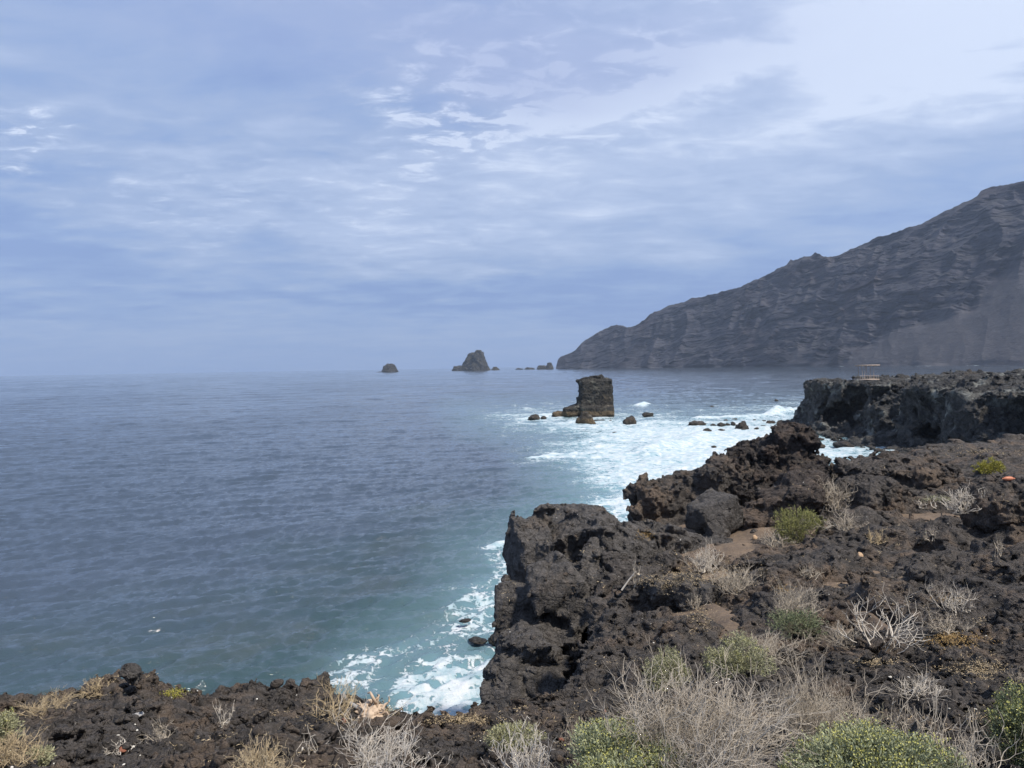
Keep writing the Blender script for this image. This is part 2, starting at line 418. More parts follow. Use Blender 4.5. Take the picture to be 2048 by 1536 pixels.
# ------------------------------------------------------------------ materials
def material(name):
    m = bpy.data.materials.new(name); m.use_nodes = True; t = NT(m.node_tree); t.n.clear()
    b = t.new('ShaderNodeBsdfPrincipled'); o = t.new('ShaderNodeOutputMaterial'); t.l.new(b.outputs[0], o.inputs[0])
    t.b = b; return m, t
def lava_mat(name, c1, c2, c3, S=1.0, spots=True, brown=0.5, lichen_lit=None, rough=0.85, tidal=None, bmp=1.0):
    m, t = material(name)
    g = t.new('ShaderNodeNewGeometry'); pos = g.outputs['Position']; p = t.vmath('SCALE', pos, 1.0 / S)
    n1 = t.noise(p, 0.45, 5, 0.6, 0.6); n2 = t.noise(p, 3.5, 6, 0.65); n3 = t.noise(p, 24, 6, 0.75)
    col = t.mix(t.ramp(n2, 0.35, 0.68), c1, c2)
    col = t.mix(t.math('MULTIPLY', t.ramp(t.math('ADD', n1, t.math('MULTIPLY', t.math('SUBTRACT', n2, 0.5), 0.5)), 0.60 - 0.2 * brown, 0.80 - 0.2 * brown), 0.85), col, c3)
    col = t.mix(t.ramp(n3, 0.52, 0.72, 0, 0.6), col, tuple(x * 2.1 for x in c2))
    col = t.mix(t.ramp(n3, 0.45, 0.25, 0, 0.6), col, tuple(x * 0.4 for x in c1))
    if spots:
        sp = t.math('MULTIPLY', t.math('LESS_THAN', t.voro(p, 9.0), 0.10), t.math('GREATER_THAN', t.noise(p, 2.0, 2), 0.55))
        col = t.mix(t.math('MULTIPLY', sp, 0.5), col, (0.30, 0.29, 0.26))
    if lichen_lit:
        col = t.mix(t.math('MULTIPLY', t.ramp(t.noise(p, 1.1, 6, 0.62, 0.4), 0.54, 0.66), lichen_lit[1]), col, lichen_lit[0])
    if tidal:      # weed and barnacle band just above the water
        z = t.new('ShaderNodeSeparateXYZ'); t.put(z.inputs[0], pos)
        zz = t.math('ADD', z.outputs[2], t.math('MULTIPLY', t.math('SUBTRACT', n1, 0.5), tidal[1]))
        col = t.mix(t.ramp(zz, tidal[1] * 0.8, tidal[1] * 1.1, 1, 0), col, tidal[0])
        col = t.mix(t.ramp(zz, 0.1, tidal[1] * 0.35, 0.75, 0), col, (0.03, 0.028, 0.024))
    t.put(t.b.inputs['Base Color'], col); t.b.inputs['Roughness'].default_value = rough
    t.b.inputs['Specular IOR Level'].default_value = 0.25
    pw = t.vmath('ADD', p, t.vmath('SCALE', t.vmath('SUBTRACT', t.noise(p, 2.2, 4, 0.6, 0, 1), (0.5, 0.5, 0.5)), 0.45))
    ck = t.math('ADD', t.ramp(t.voro(pw, 1.9, 'DISTANCE_TO_EDGE'), 0.0, 0.045), t.math('MULTIPLY', t.ramp(t.voro(pw, 6.5, 'DISTANCE_TO_EDGE'), 0.0, 0.08), 0.4))
    pits = t.voro(p, 26, 'F1'); nb = t.bump(t.noise(p, 9, 8, 0.75), 1.0, 0.15 * S * bmp)
    nb = t.bump(t.math('MULTIPLY', pits, t.ramp(n2, 0.4, 0.7)), 0.6, 0.03 * S, nb)
    nb = t.bump(t.noise(p, 60, 5, 0.7), 1.0, 0.03 * S, nb)
    nb = t.bump(ck, 1.0, 0.07 * S, nb)
    t.put(t.b.inputs['Normal'], nb)
    return m
M_LAVA = lava_mat('lava', (0.060, 0.053, 0.048), (0.132, 0.115, 0.102), (0.180, 0.130, 0.092), brown=0.56)
M_GREY = lava_mat('grey_lava', (0.066, 0.060, 0.055), (0.124, 0.112, 0.102), (0.135, 0.108, 0.085), brown=0.25, bmp=.45)
M_BROWN = lava_mat('brown_smooth_lava', (0.046, 0.037, 0.032), (0.098, 0.078, 0.065), (0.150, 0.110, 0.082), brown=0.8, spots=False, bmp=.6)
M_RED = lava_mat('red_brown_lava', (0.040, 0.034, 0.032), (0.084, 0.071, 0.062), (0.112, 0.080, 0.062), brown=0.75, spots=False)
M_CLIFF = lava_mat('cliff_lava', (0.045, 0.044, 0.043), (0.095, 0.092, 0.088), (0.115, 0.092, 0.070), S=4, spots=False, brown=0.35, bmp=.8, lichen_lit=((0.27, 0.275, 0.25), 0.85))  # pale lichen patches also paint the cliff face's lit patches into the colour
M_STACK = lava_mat('stack_lava', (0.034, 0.032, 0.030), (0.075, 0.070, 0.062), (0.10, 0.080, 0.058), S=3, spots=False, brown=0.35, lichen_lit=((0.20, 0.19, 0.15), 0.7), tidal=((0.16, 0.12, 0.075), 1.5))
M_WET = lava_mat('wet_rock', (0.035, 0.032, 0.028), (0.075, 0.065, 0.052), (0.11, 0.08, 0.055), S=1.5, spots=False, brown=0.6, rough=0.45)
M_ISLE = lava_mat('island_rock', (0.05, 0.048, 0.045), (0.085, 0.08, 0.07), (0.09, 0.08, 0.055), S=60, spots=False, brown=0.5)
M_RUBBLE = lava_mat('shore_rubble', (0.024, 0.025, 0.028), (0.05, 0.05, 0.052), (0.06, 0.052, 0.046), S=2.5, spots=False, brown=0.2, rough=0.6)

# ------------------------------------------------------------------ the lava plateau the camera stands on
CTRL = [(0, 1536, 5.5), (500, 1536, 5.5), (1000, 1536, 5.2), (1500, 1536, 4.8), (2048, 1536, 4.6), (-300, 1500, 6), (2400, 1450, 6),
        (0, 1468, 8.5), (120, 1436, 8.9), (250, 1378, 9.4), (400, 1384, 9.5), (600, 1374, 9.8), (760, 1398, 9.8), (860, 1420, 9.6), (960, 1414, 9.8), (-300, 1520, 8.3),
        (1020, 1425, 9.6), (1130, 1405, 10.4), (1250, 1335, 12.3), (1370, 1310, 12.6), (1300, 1200, 18), (1400, 1130, 22), (1450, 1065, 27), (1290, 1110, 24), (1330, 1060, 28),
        (1500, 1300, 12.5), (1500, 1200, 16.5), (1650, 1150, 18.5), (1650, 1075, 24), (1800, 1035, 27), (1800, 1150, 19), (2000, 1150, 18.5), (2000, 1300, 11.5), (1800, 1300, 12),
        (1800, 1400, 8.6), (2048, 1400, 8.3), (1500, 1400, 8.6), (1250, 1425, 8.6), (2000, 1050, 26), (2048, 965, 35), (1750, 965, 35), (1700, 932, 42), (1650, 926, 45),
        (1850, 899, 51), (2048, 880, 57), (1980, 937, 40), (2400, 960, 36), (2400, 1150, 18), (2400, 870, 58), (1600, 985, 33), (1480, 1010, 31)]
_c = np.array([P(*q) for q in CTRL]); _ca = np.arctan2(_c[:, 0], _c[:, 1]) * 2.2; _cl = np.log(np.hypot(_c[:, 0], _c[:, 1])); _cz = _c[:, 2]
def _tps(r2): return np.where(r2 > 1e-12, r2 * np.log(r2 + 1e-12), 0)
_n = len(_cz); _K = _tps((_ca[:, None] - _ca) ** 2 + (_cl[:, None] - _cl) ** 2) + np.eye(_n) * 0.004
_Pm = np.stack([np.ones(_n), _ca, _cl], 1); _A = np.block([[_K, _Pm], [_Pm.T, np.zeros((3, 3))]])
_w = np.linalg.solve(_A, np.concatenate([_cz, np.zeros(3)]))
def h_smooth(x, y):
    a = np.arctan2(x, y) * 2.2; l = np.log(np.hypot(x, y) + 1e-6)
    out = _w[_n] + _w[_n + 1] * a + _w[_n + 2] * l
    for i in range(_n): out = out + _w[i] * _tps((a - _ca[i]) ** 2 + (l - _cl[i]) ** 2)
    return np.clip(out, 7.0, 12.2)
COAST = [(-14, 5.5), (-6.3, 8.2), (-5.4, 9.1), (-4.7, 9.7), (-3.6, 9.8), (-2.6, 10.2), (-1.7, 10.1), (-1.0, 9.9), (-.3, 10.2), (0.25, 10.9), (0.75, 12.5), (1.2, 15), (1.9, 18), (2.4, 21),
         (2.6, 25), (2.6, 28), (4.9, 30), (7, 31.5), (9.8, 34), (13.2, 34.5), (15.6, 38.5), (18.4, 44.5), (23, 48.5), (28, 51.5), (38, 57), (64, 66), (70, -12), (-16, -12)]
SOIL = [((1440, 1100), 25, 80, 60), ((1310, 1150), 20, 60, 30), ((1500, 1075), 27, 60, 30), ((1390, 1045), 28.5, 70, 20), ((1410, 1215), 17, 30, 70), ((1345, 1075), 27, 30, 14), ((1730, 1000), 30, 16, 30), ((1290, 1060), 27.5, 30, 12), ((1740, 1235), 15, 12, 22), ((1640, 1270), 13, 16, 10)]
SOILP = [(P(q[0], q[1], d)[:2], sx * d / FPX, sy * d / FPX * 3.0) for q, d, sx, sy in SOIL]
def soil_mask(x, y):
    m = np.zeros(x.shape)
    for c, sx, sy in SOILP:
        m = np.maximum(m, np.exp(-(((x - c[0]) / sx) ** 2 + ((y - c[1]) / sy) ** 2) * 0.8))
    return m
def terrain_coarse(X):
    x, y, z = X.T
    h = h_smooth(x, y); s = poly_sd(x, y, COAST)
    h = h - 0.42 * soil_mask(x, y)
    h = h + 0.05 * np.clip((np.hypot(x, y) - 11) / 5, 0, 1) - 0.03
    d = np.hypot(x, y); q2 = np.stack([x, y, x * 0], 1)
    far = np.clip((d - 11) / 8, 0, 1) * (1 - soil_mask(x, y)) * np.clip((75 - d) / 30, 0.25, 1)
    h = h - 0.45 * np.clip((d - 34) / 10, 0, 1)
    far = far * (1 - 0.45 * np.clip((d - 36) / 10, 0, 1))
    h = h + far * (0.26 - 0.95 * np.abs(per(q2 / np.array([4.6, 3.4, 1]) + 1.7)) + 0.35 * per(q2 / 1.9 + 8))
    h = h + (1 - far) * 0.16 * per(q2 / 1.3 + 2.2)
    f = (z - h) * 0.93
    side = -(s - 0.15 + 0.10 * np.maximum(h - z, 0))
    g = -smin(-f, -side, 0.35)
    kn = P(258, 1350, 9.6); g = smin(g, np.linalg.norm((X - kn) / [1, 1, 1.0], axis=1) - 0.17, 0.15)
    m = np.abs(g) < 1.3
    d = np.hypot(x, y); amp = np.interp(d, [4, 10.5, 20, 60], [0.24, 0.30, 0.85, 1.0]); amp = amp * (1 - 0.6 * soil_mask(x, y))
    q = X[m]; g[m] += rock_coarse(q, 0.85, 1.0, 1.5) * amp[m]
    return g
log('terrain start')
V, Q = nets(((-0.70, 0.70), (3.2, 72), (-0.92, -0.035)), (0.0019, 0.0030, 0.0019), terrain_coarse, lambda X, c: rock_fine(X, 0.85, 1.0, c, 1.5), 0.22)
terrain = tag(link_mesh('lava_plateau', V, Q, M_LAVA, smooth=False), 'rugged black lava plateau with brown soil pockets above the sea', kind='structure')
terrain.name = 'ground'
log('terrain', len(V))

# ------------------------------------------------------------------ soil lying in the hollows
m, t = material('soil'); g = t.new('ShaderNodeNewGeometry').outputs['Position']
n1 = t.noise(g, 1.3, 6, 0.6); n2 = t.noise(g, 14, 6, 0.7); n3 = t.voro(g, 22)
col = t.mix(t.ramp(n1, 0.3, 0.7), (0.100, 0.070, 0.047), (0.165, 0.116, 0.076)); col = t.mix(t.ramp(n2, 0.5, 0.75, 0, 0.7), col, (0.25, 0.19, 0.125))
col = t.mix(t.ramp(t.noise(g, 5, 5, .7), 0.5, 0.66, 0, 0.65), col, (0.075, 0.055, 0.045)); col = t.mix(t.ramp(n2, 0.42, 0.28, 0, 0.8), col, (0.055, 0.042, 0.034)); col = t.mix(t.ramp(n3, 0.16, 0.08, 0, 0.6), col, (0.06, 0.045, 0.04))
t.put(t.b.inputs['Base Color'], col); t.b.inputs['Roughness'].default_value = 0.95
t.put(t.b.inputs['Normal'], t.bump(n2, 0.8, 0.05)); M_SOIL = m
na, nd = 620, 560
A_, L_ = np.meshgrid(np.linspace(-0.70, 0.70, na), np.linspace(math.log(3.2), math.log(66), nd)); D_ = np.exp(L_)
x, y = (D_ * np.sin(A_)).ravel(), (D_ * np.cos(A_)).ravel()
h = h_smooth(x, y); s = poly_sd(x, y, COAST); sm = soil_mask(x, y)
xy0 = np.stack([x, y, x * 0], 1)
z = h - 0.26 - 0.75 * np.clip((D_.ravel() - 33) / 9, 0, 1) + 0.05 * np.clip((D_.ravel() - 12) / 4, 0, 1) * 0 + 0.22 * sm + (1 - sm) * (0.16 * per(xy0 / 2.1) + 0.10 * per(xy0 / 0.8)) + 0.03 * per(xy0 / 0.25) + 0.06 * sm * per(xy0 / 0.7) - np.clip(1.0 - s, 0, 3) * 1.5
V = np.stack([x, y, z], 1); idx = np.arange(na * nd).reshape(nd, na)
Q = np.stack([idx[:-1, :-1], idx[:-1, 1:], idx[1:, 1:], idx[1:, :-1]], -1).reshape(-1, 4)
keep = (s[Q] > -0.2).all(1)
soil = tag(link_mesh('soil', V, Q[keep], M_SOIL), 'brown soil lying in the hollows of the lava', kind='structure')
# ------------------------------------------------------------------ rock formations standing on the plateau
def bx(px, py, d, hx, hy, hz, **k): return box(P(px, py, d), (hx, hy, hz), **k)
def el_(px, py, d, hx, hy, hz, **k): return ell(P(px, py, d), (hx, hy, hz), **k)
def hb(px, py, d, hx, hy, hz, seed, **k): return hull(P(px, py, d), (hx, hy, hz), seed, **k)
o = rock('rock_headland', [
    hb(1150, 1112, 26.0, 1.75, 3.1, 1.35, 3, yaw=-6, roll=-3), hb(1235, 1120, 24.4, 1.15, 1.5, 1.05, 8, yaw=12), hb(1310, 1100, 26.0, 1.2, 1.9, 0.80, 5, yaw=20, roll=-14),
    hb(1064, 1138, 23.8, .70, 1.9, 1.40, 11, yaw=4), bx(1044, 1205, 21.8, .66, 1.2, .55, r=.2),
    hb(1112, 1198, 20.9, .84, .9, .98, 14, yaw=18), hb(1186, 1195, 21.4, .58, .8, 1.15, 17, yaw=-8), hb(1237, 1222, 21.2, .50, .9, .80, 20, yaw=30),
    hb(1066, 1287, 19.5, .98, 1.0, .42, 23, yaw=-6, roll=5), hb(1064, 1352, 19.2, 1.10, 1.15, .62, 29, yaw=-4, roll=4), bx(1035, 1315, 20.2, .6, .9, .5, r=.2),
    box((1.9, 24.5, 3.8), (1.1, 4.2, 4.3), r=.6)],
    M_GREY, S=1.0, A=0.36, px=1.7, k=0.04, fa=0.95, lumps=.4, rough=.5, subs=[el_(1118, 1262, 19.6, .5, 1.0, .20, roll=-20), el_(1120, 1400, 18.9, .5, 1.2, .42), el_(1165, 1262, 20.6, .16, .9, .34)], tmin=-0.8)
tag(o, 'tall dark grey rock headland with stacked angular blocks above the small foaming inlet', 'rock')
o = rock('rock_crag', [
    bx(1540, 920, 33, 1.75, .9, .78, roll=22, yaw=8, r=.15), bx(1580, 893, 33, .60, .7, .78, roll=8, r=.25), bx(1496, 925, 33.4, .62, .8, .75, roll=10, r=.25),
    bx(1548, 968, 32.6, 1.9, 1.2, .75, roll=14, r=.3), bx(1600, 965, 33, .5, .9, .9, r=.2)],
    M_RED, S=0.55, A=1.15, px=1.8, k=0.15, bed=1.9, fa=1.6, tmin=-0.3)
tag(o, 'tallest jagged reddish black lava crag tilting up beside the white surf', 'rock')
o = rock('rock_ridge', [
    bx(1330, 1005, 31, 1.25, 1.1, .85, yaw=12, roll=6, r=.4), bx(1405, 985, 31.5, .85, 1.0, .85, roll=8, r=.3), bx(1455, 965, 32, .75, .9, .9, r=.3), bx(1300, 1030, 30.4, .7, .9, .55, r=.25)],
    M_LAVA, S=0.62, A=1.05, px=1.9, k=0.2, fa=1.2, tmin=-0.3)
tag(o, 'low knobbly black lava ridge between the grey headland and the tall crag', 'rock')
o = rock('boulder', [hull(P(1430, 1028, 27.3), (.80, .85, .70), 41, yaw=25, roll=12, n=13), hull(P(1400, 1030, 27.0), (.5, .5, .45), 47, yaw=50)], M_GREY, S=1.0, A=0.22, px=1.5, k=.05, fa=.8, lumps=.3, rough=.3)
tag(o, 'angular dark grey boulder overhanging the brown soil below the ridge', 'boulder')
o = rock('rock_slab', [hull(P(1562, 1012, 28.4), (1.5, 1.2, .62), 51, roll=24, yaw=-10), hull(P(1520, 1042, 27.8), (.85, .9, .5), 52, roll=10), hull(P(1612, 980, 29.5), (.8, .9, .75), 53)],
         M_BROWN, S=1.2, A=0.42, px=1.8, bed=2.4, rough=.6)
tag(o, 'smooth brown sloping rock slab directly under the tall crag behind the green shrub', 'rock')
o = rock('rock_outcrop', [hull(P(1790, 962, 33.5), (2.3, 1.7, .80), 61, yaw=-8, roll=-4), hull(P(1740, 1000, 29.4), (1.0, .9, .78), 62, yaw=20), bx(1715, 955, 35, .7, 1.1, .4, r=.3)],
         M_LAVA, S=0.8, A=0.65, px=1.8, fa=1.3, subs=[el_(1725, 1052, 28.0, .8, 1.0, .28)])
tag(o, 'broad black rock outcrop with a deep shaded undercut at its foot', 'rock')
o = rock('boulder', [bx(2020, 1010, 25.5, .95, 1.0, .55, yaw=10, roll=6, r=.3), bx(1975, 1030, 25, .4, .5, .35, r=.2)], M_LAVA, S=0.65, A=0.9, px=1.8)
tag(o, 'rounded craggy black boulder below the orange float', 'boulder')
o = rock('boulder', [hull(P(1335, 1176, 17.8), (.44, .4, .30), 71, yaw=15), hull(P(1390, 1186, 17.4), (.38, .4, .32), 72, yaw=-20)], M_GREY, S=0.6, A=0.5, px=1.8)
tag(o, 'pair of joined dark lava lumps beside the soil track above the headland gully', 'boulder')
o = rock('rock_slab', [hull(P(1300, 1075, 25.2), (1.1, .9, .40), 81, roll=-16, yaw=10), hull(P(1235, 1085, 24.8), (.8, .7, .45), 82)], M_GREY, S=0.7, A=0.7, px=1.9)
tag(o, 'long grey rock slab running down to the brown soil on top of the headland', 'rock')
o = rock('boulder', [ell(P(256, 1346, 9.5), (.14, .14, .10))], M_GREY, S=0.22, A=0.8, px=1.6)
tag(o, 'dark knob of lava with white specks on the near cliff edge against the sea', 'boulder')

# ------------------------------------------------------------------ loose cobbles
def ico(sub=3):
    import bmesh
    bm = bmesh.new(); bmesh.ops.create_icosphere(bm, subdivisions=sub, radius=1.0)
    v = np.array([q.co[:] for q in bm.verts]); f = np.array([[x.index for x in p.verts] for p in bm.faces]); bm.free(); return v, f
ICO = {s: ico(s) for s in (2, 3, 4, 5)}
def lump(name, c, size, mat, seed=0, sub=4, flat=0.3, yaw=0.0, amp=0.35, parent=None):
    v, f = ICO[sub]; rs = seed * 7.31
    q = v.copy(); n = per((v * 0.9 + rs)) * amp + per((v * 2.2 + rs + 5)) * amp * 0.5 + per(v * 5.0 + rs) * amp * 0.22
    w21 = tri(WF21, 12, (v * 1.4 + rs)); n = n - 0.16 * np.clip(1 - w21 / 0.2, 0, 1) * (amp / 0.35)
    q = q * (1 + n)[:, None]; q[:, 2] = np.where(q[:, 2] < 0, q[:, 2] * flat, q[:, 2])
    q = q * np.array(size); ca, sa = math.cos(yaw), math.sin(yaw)
    q = np.stack([q[:, 0] * ca - q[:, 1] * sa, q[:, 0] * sa + q[:, 1] * ca, q[:, 2]], 1)
    o = link_mesh(name, q, f, mat, parent=parent); o.location = c; return o

# rocks in the surf: (px, py of the waterline, width px, height px)
SEAROCKS = [(1068, 838, 27, 10, 'low brown rock in the foam left of the sea stack'), (1087, 836, 13, 5, 'small brown rock touching the low rock left of the sea stack'),
            (1172, 847, 40, 23, 'black flat topped rock in front of the sea stack'), (1198, 841, 22, 3, 'thin flat reef awash just right of the black flat topped rock'),
            (1220, 842, 8, 3, 'tiny rock between the sea stack and the pointed brown rock'), (1258, 848, 32, 17, 'pointed brown rock standing alone right of the sea stack'),
            (1296, 831, 24, 7, 'low rock on the seaward edge of the foam right of the pointed rock'), (1392, 849, 42, 8, 'long flat brown reef behind the white surf'),
            (1415, 864, 16, 9, 'round brown boulder nearest the breaking foam'), (1484, 856, 32, 14, 'largest brown rock in the row below the breaker')]
SMALLROCKS = [(1427, 851, 12, 4), (1443, 851, 18, 7), (1455, 850, 9, 4), (1467, 849, 13, 6), (1443, 860, 14, 3), (1452, 841, 10, 3), (1469, 839, 13, 3), (1525, 842, 14, 3), (1541, 845, 20, 5),
              (1562, 846, 18, 6), (1577, 845, 20, 6), (1487, 859, 10, 2), (1513, 857, 12, 3), (1526, 852, 13, 2), (1574, 852, 10, 2), (1428, 893, 10, 3), (1509, 841, 9, 3), (1590, 853, 16, 5), (1660, 872, 12, 4), (1640, 879, 15, 4), (1622, 868, 12, 3),
              (1553, 801, 8, 3), (1424, 814, 9, 3), (1230, 865, 12, 2), (1740, 893, 13, 4), (1652, 862, 14, 4), (1672, 878, 10, 3)]
def searock(px, py, w_, h_, label=None, seed=0, mat=None):
    c = W(px, py); d = math.hypot(c[0], c[1]); hx = w_ / 2 * d / FPX; hz = h_ * d / FPX
    o = lump('sea_rock', (c[0], c[1], -0.05), (hx * 1.05, hx * 0.8, hz * 0.95), mat or M_WET, seed, 4 if w_ > 14 else 3, 0.5, seed * 1.7)
    return o
for i, (px, py, w_, h_, lab) in enumerate(SEAROCKS): tag(searock(px, py, w_, h_, seed=i + 1, mat=M_STACK if i == 2 else None), lab, 'rock')
SMALLLAB = ['small rock left of the middle of the rock row below the breaker', 'middle sized rock just left of the centre of the rock row', 'tiny rock wedged in the centre of the rock row', 'small rock touching the largest brown rock on its left',
    'thin flat rock in front of the rock row centre', 'thin rock at the breaker edge behind the rock row', 'thin rock second at the breaker edge behind the largest brown rock', 'flat rock behind and right of the largest brown rock', 'wider low rock between the largest brown rock and the far cliff',
    'low rock second from the foot of the far cliff', 'low rock nearest the seaward corner of the far cliff', 'sliver of rock just below the largest brown rock', 'thin rock in the foam right of the largest brown rock', 'small sliver of rock in the middle between largest rock and far cliff',
    'sliver of rock in the foam in front of the far cliff corner', 'lone tiny rock in the wide white foam above the black ridge', 'tiny rock on the breaker edge right of the largest brown rock', 'wet rock against the foot of the far cliff corner', 'small rock right behind the top of the tall crag', 'small dark rock in the white gap right of the tall crag',
    'thin rock at the rubble edge of the far cliff', 'tiny rock alone in open water beyond the breaker', 'tiny dark rock alone in open water right of the sea stack', 'flat sliver of rock in the foam below the sea stack', 'small rock right of the broad grey rock in the white water', 'small rock at the upper edge of the rubble beach', 'tiny rock above the broad grey rock in white water']
for i, q in enumerate(SMALLROCKS): tag(searock(*q, seed=i + 20), SMALLLAB[i], 'rock', 'small rocks awash in the surf')
for px, py, w_, h_, lab in ((1690, 893, 46, 12, 'broad grey rock in the white water at the foot of the far cliff'), (1640, 893, 20, 7, 'brown rock half showing right of the tall crag in white water'),
                            (930, 1240, 24, 4, 'reddish rock awash in the near inlet'), (955, 1280, 34, 6, 'low reddish reef just under the foam beside the headland'),
                            (996, 1283, 34, 17, 'small golden brown rock at the foot of the headland'), (1003, 1403, 60, 24, 'brown weed covered rock at the mouth of the gully')):
    tag(searock(px, py, w_, h_, seed=int(px), mat=M_WET), lab, 'rock')

# ------------------------------------------------------------------ sea stack
def zr(px, py, d): return P(px, py, d)
o = rock('sea_stack', [bx(1192, 796, 215, 4.1, 3.8, 5.4, roll=-1, r=.6), bx(1181, 796, 214.5, 3.0, 3.6, 5.0, r=.6), hull(P(1186, 766, 215), (3.7, 3.4, 2.0), 93, roll=6), hull(P(1208, 772, 214), (2.0, 2.4, 1.6), 94), bx(1205, 802, 214, 2.7, 2.9, 4.4, r=.6), bx(1174, 806, 214, 2.3, 2.6, 2.4, roll=20, r=.5),
                       bx(1192, 825, 213, 4.4, 3.6, 1.9, r=.8), bx(1152, 820, 213, 3.4, 2.6, 1.5, roll=16, r=.6), bx(1130, 828, 213, 3.4, 2.0, .8, roll=6, r=.4), bx(1163, 806, 213, 1.2, 1.6, 1.6, r=.5)],
         M_STACK, S=1.3, A=0.46, px=0.8, k=0.4, bed=0.7, fa=1.7, lumps=.8)
tag(o, 'tall square topped black sea stack rising from white foam', 'sea stack')

# ------------------------------------------------------------------ the lava cliff across the little bay
PROM = [P(px, 800, d)[:2] for px, d in ((1630, 177), (1660, 168), (1690, 163), (1740, 158), (1790, 150), (1850, 141), (1905, 133), (1960, 123), (2060, 117), (2200, 112), (2500, 118), (2500, 240), (1900, 232), (1780, 200), (1710, 190), (1646, 188))]
RUB = [P(px, 800, d)[:2] for px, d in ((1592, 179), (1640, 156), (1700, 141), (1760, 129), (1850, 118), (2000, 108), (2200, 100), (2200, 150), (1620, 186))]
CAVES = [el_(1690, 838, 164, 5.5, 5, 3.0), el_(2010, 838, 119, 6.5, 6, 3.0), el_(1780, 800, 152, 3.2, 3, 4.0), el_(1868, 860, 137, 3.2, 3, 2.2), el_(1715, 790, 160, 2.5, 2.5, 2.2), el_(1960, 810, 122, 2, 3, 2.0)]
def prom_coarse(X):
    x, y, z = X.T; s = poly_sd(x, y, PROM); s2 = poly_sd(x, y, RUB)
    a = np.arctan2(x, y); top = np.interp(a, [az_of(1600), az_of(1700), az_of(1900), az_of(2100)], [9.9, 9.7, 9.5, 10.0])
    top = top - 0.5 * np.clip(1 - (s - 2) / 7, 0, 1)
    q3 = np.stack([x, y, z * 0], 1)
    s = s + 3.2 * per(q3 / 17 + 2.3) + 1.8 * per(q3 / 7.5 + 6.1)
    f = z - top; side = -(s + 0.20 * np.maximum(top - z, 0) + 1.2 * np.clip((3.5 - z) / 3.5, 0, 1) + 0.6)
    g = -smin(-f, -side, 0.8)
    for c in CAVES: g = np.maximum(g, -c[0](X))
    rub = -smin(-(z - (0.3 + 0.11 * np.clip(s2, 0, 18))), s2, 0.4)
    g = smin(g, rub, 0.6)
    m = np.abs(g) < 4
    g[m] += rock_coarse(X[m], 2.9, 1.0, 1.1)
    g[m] += 1.6 * np.abs(per((X[m] * [1, 1, .45] / 7.0).astype(F32) + 3)) * np.clip((9.5 - X[m][:, 2]) / 2, 0, 1) - .3
    m2 = (np.abs(rub) < 2.5); g[m2] += 0.7 * (tri(WF1, 12, X[m2] / 2.2) - 0.5)
    return g
V, Q = nets(((az_of(1535), 0.68), (98, 246), (-0.135, -0.006)), (0.0011, 0.0019, 0.0009), prom_coarse, lambda X, c: rock_fine(X, 2.9, 1.1, c), 0.85)
o = tag(link_mesh('sea_cliff', V, Q, M_CLIFF, smooth=False), 'flat topped black lava sea cliff with caves beneath the wooden shelter', 'cliff'); log('cliff', len(V))

# ------------------------------------------------------------------ islands far out
o = rock('rock_island', [frustum(W(951, 741) * 1.0, 58, 26, 60, 0.7), frustum(W(957, 741), 34, 13, 70, .7), frustum(W(925, 741.3), 36, 30, 19, .6), ell(P(958, 707, 2800), (5, 5, 8))], M_ISLE, S=20, A=0.75, px=0.8, k=6, pad=14, zmin=-6)
tag(o, 'large steep rock island with a knobbed summit and a low western shoulder', 'island')
o = rock('rock_island', [frustum(W(779, 744.2), 31, 23, 27, 0.8), ell(P(773, 731, W(779, 744.2)[1] / math.cos(az_of(779))), (9, 8, 8))], M_ISLE, S=14, A=0.7, px=0.7, k=4, pad=10, zmin=-6)
tag(o, 'small blocky dark island standing alone out at sea', 'island')
o = rock('rock_island', [frustum(W(990, 740.3), 17, 7, 12, .8)], M_ISLE, S=8, A=.7, px=.7, k=2, pad=6, zmin=-4)
tag(o, 'little round islet close beside the large steep island', 'island')
for px, py, hw, hh, lab in ((758, 744.6, 8, 3, 'thin flat skerry beside the small blocky island'), (1012, 739.7, 3, 2, 'tiny skerry nearest the round islet'), (1019, 739.6, 3, 2, 'second tiny skerry from the round islet'),
                            (1039, 739.3, 15, 6.5, 'low broken skerry, seaward of the three off the headland'), (1058, 739.0, 19, 9, 'knobbly skerry, middle of the three off the headland')):
    c = W(px, py); o = lump('skerry', (c[0], c[1], -1), (hw, hw * .6, hh), M_ISLE, px, 4, .4, amp=.45); tag(o, lab, 'skerry')
o = rock('rock_island', [frustum(W(1084, 738.7), 21, 12, 14, .7), frustum(W(1094, 738.6), 22, 9, 13, .8), frustum(W(1099, 738.6), 16, 9, 25, .8)], M_ISLE, S=9, A=.5, px=.7, k=4, pad=8, zmin=-4)
tag(o, 'twin topped rock islet just off the tip of the mountain', 'island')

# ------------------------------------------------------------------ the mountain wall
RIDGE = [(1112, 735.5), (1116, 720), (1122, 713), (1140, 707), (1152, 699), (1165, 686), (1190, 669), (1215, 655), (1235, 650), (1262, 655), (1290, 640), (1300, 629), (1340, 612), (1400, 594), (1450, 582), (1500, 567),
         (1545, 545), (1575, 530), (1583, 518), (1600, 518), (1632, 506), (1662, 515), (1690, 505), (1705, 497), (1760, 473), (1800, 461), (1840, 450), (1880, 428), (1930, 405), (1955, 393), (1963, 383), (2000, 371), (2048, 360), (2400, 250), (2800, 200)]
NU, NV = 1500, 560
up = np.linspace(1112, 2800, NU) ; up = 1112 + (up - 1112) ** 1.0
D0 = np.interp(up, [1112, 1300, 1600, 1800, 2048, 2400, 2800], [3050, 2600, 2080, 1850, 1640, 1500, 1450])
D0 = np.convolve(np.pad(D0, 150, 'edge'), np.hanning(301) / np.hanning(301).sum(), 'valid'); D0[0:40] += np.linspace(60, 0, 40)
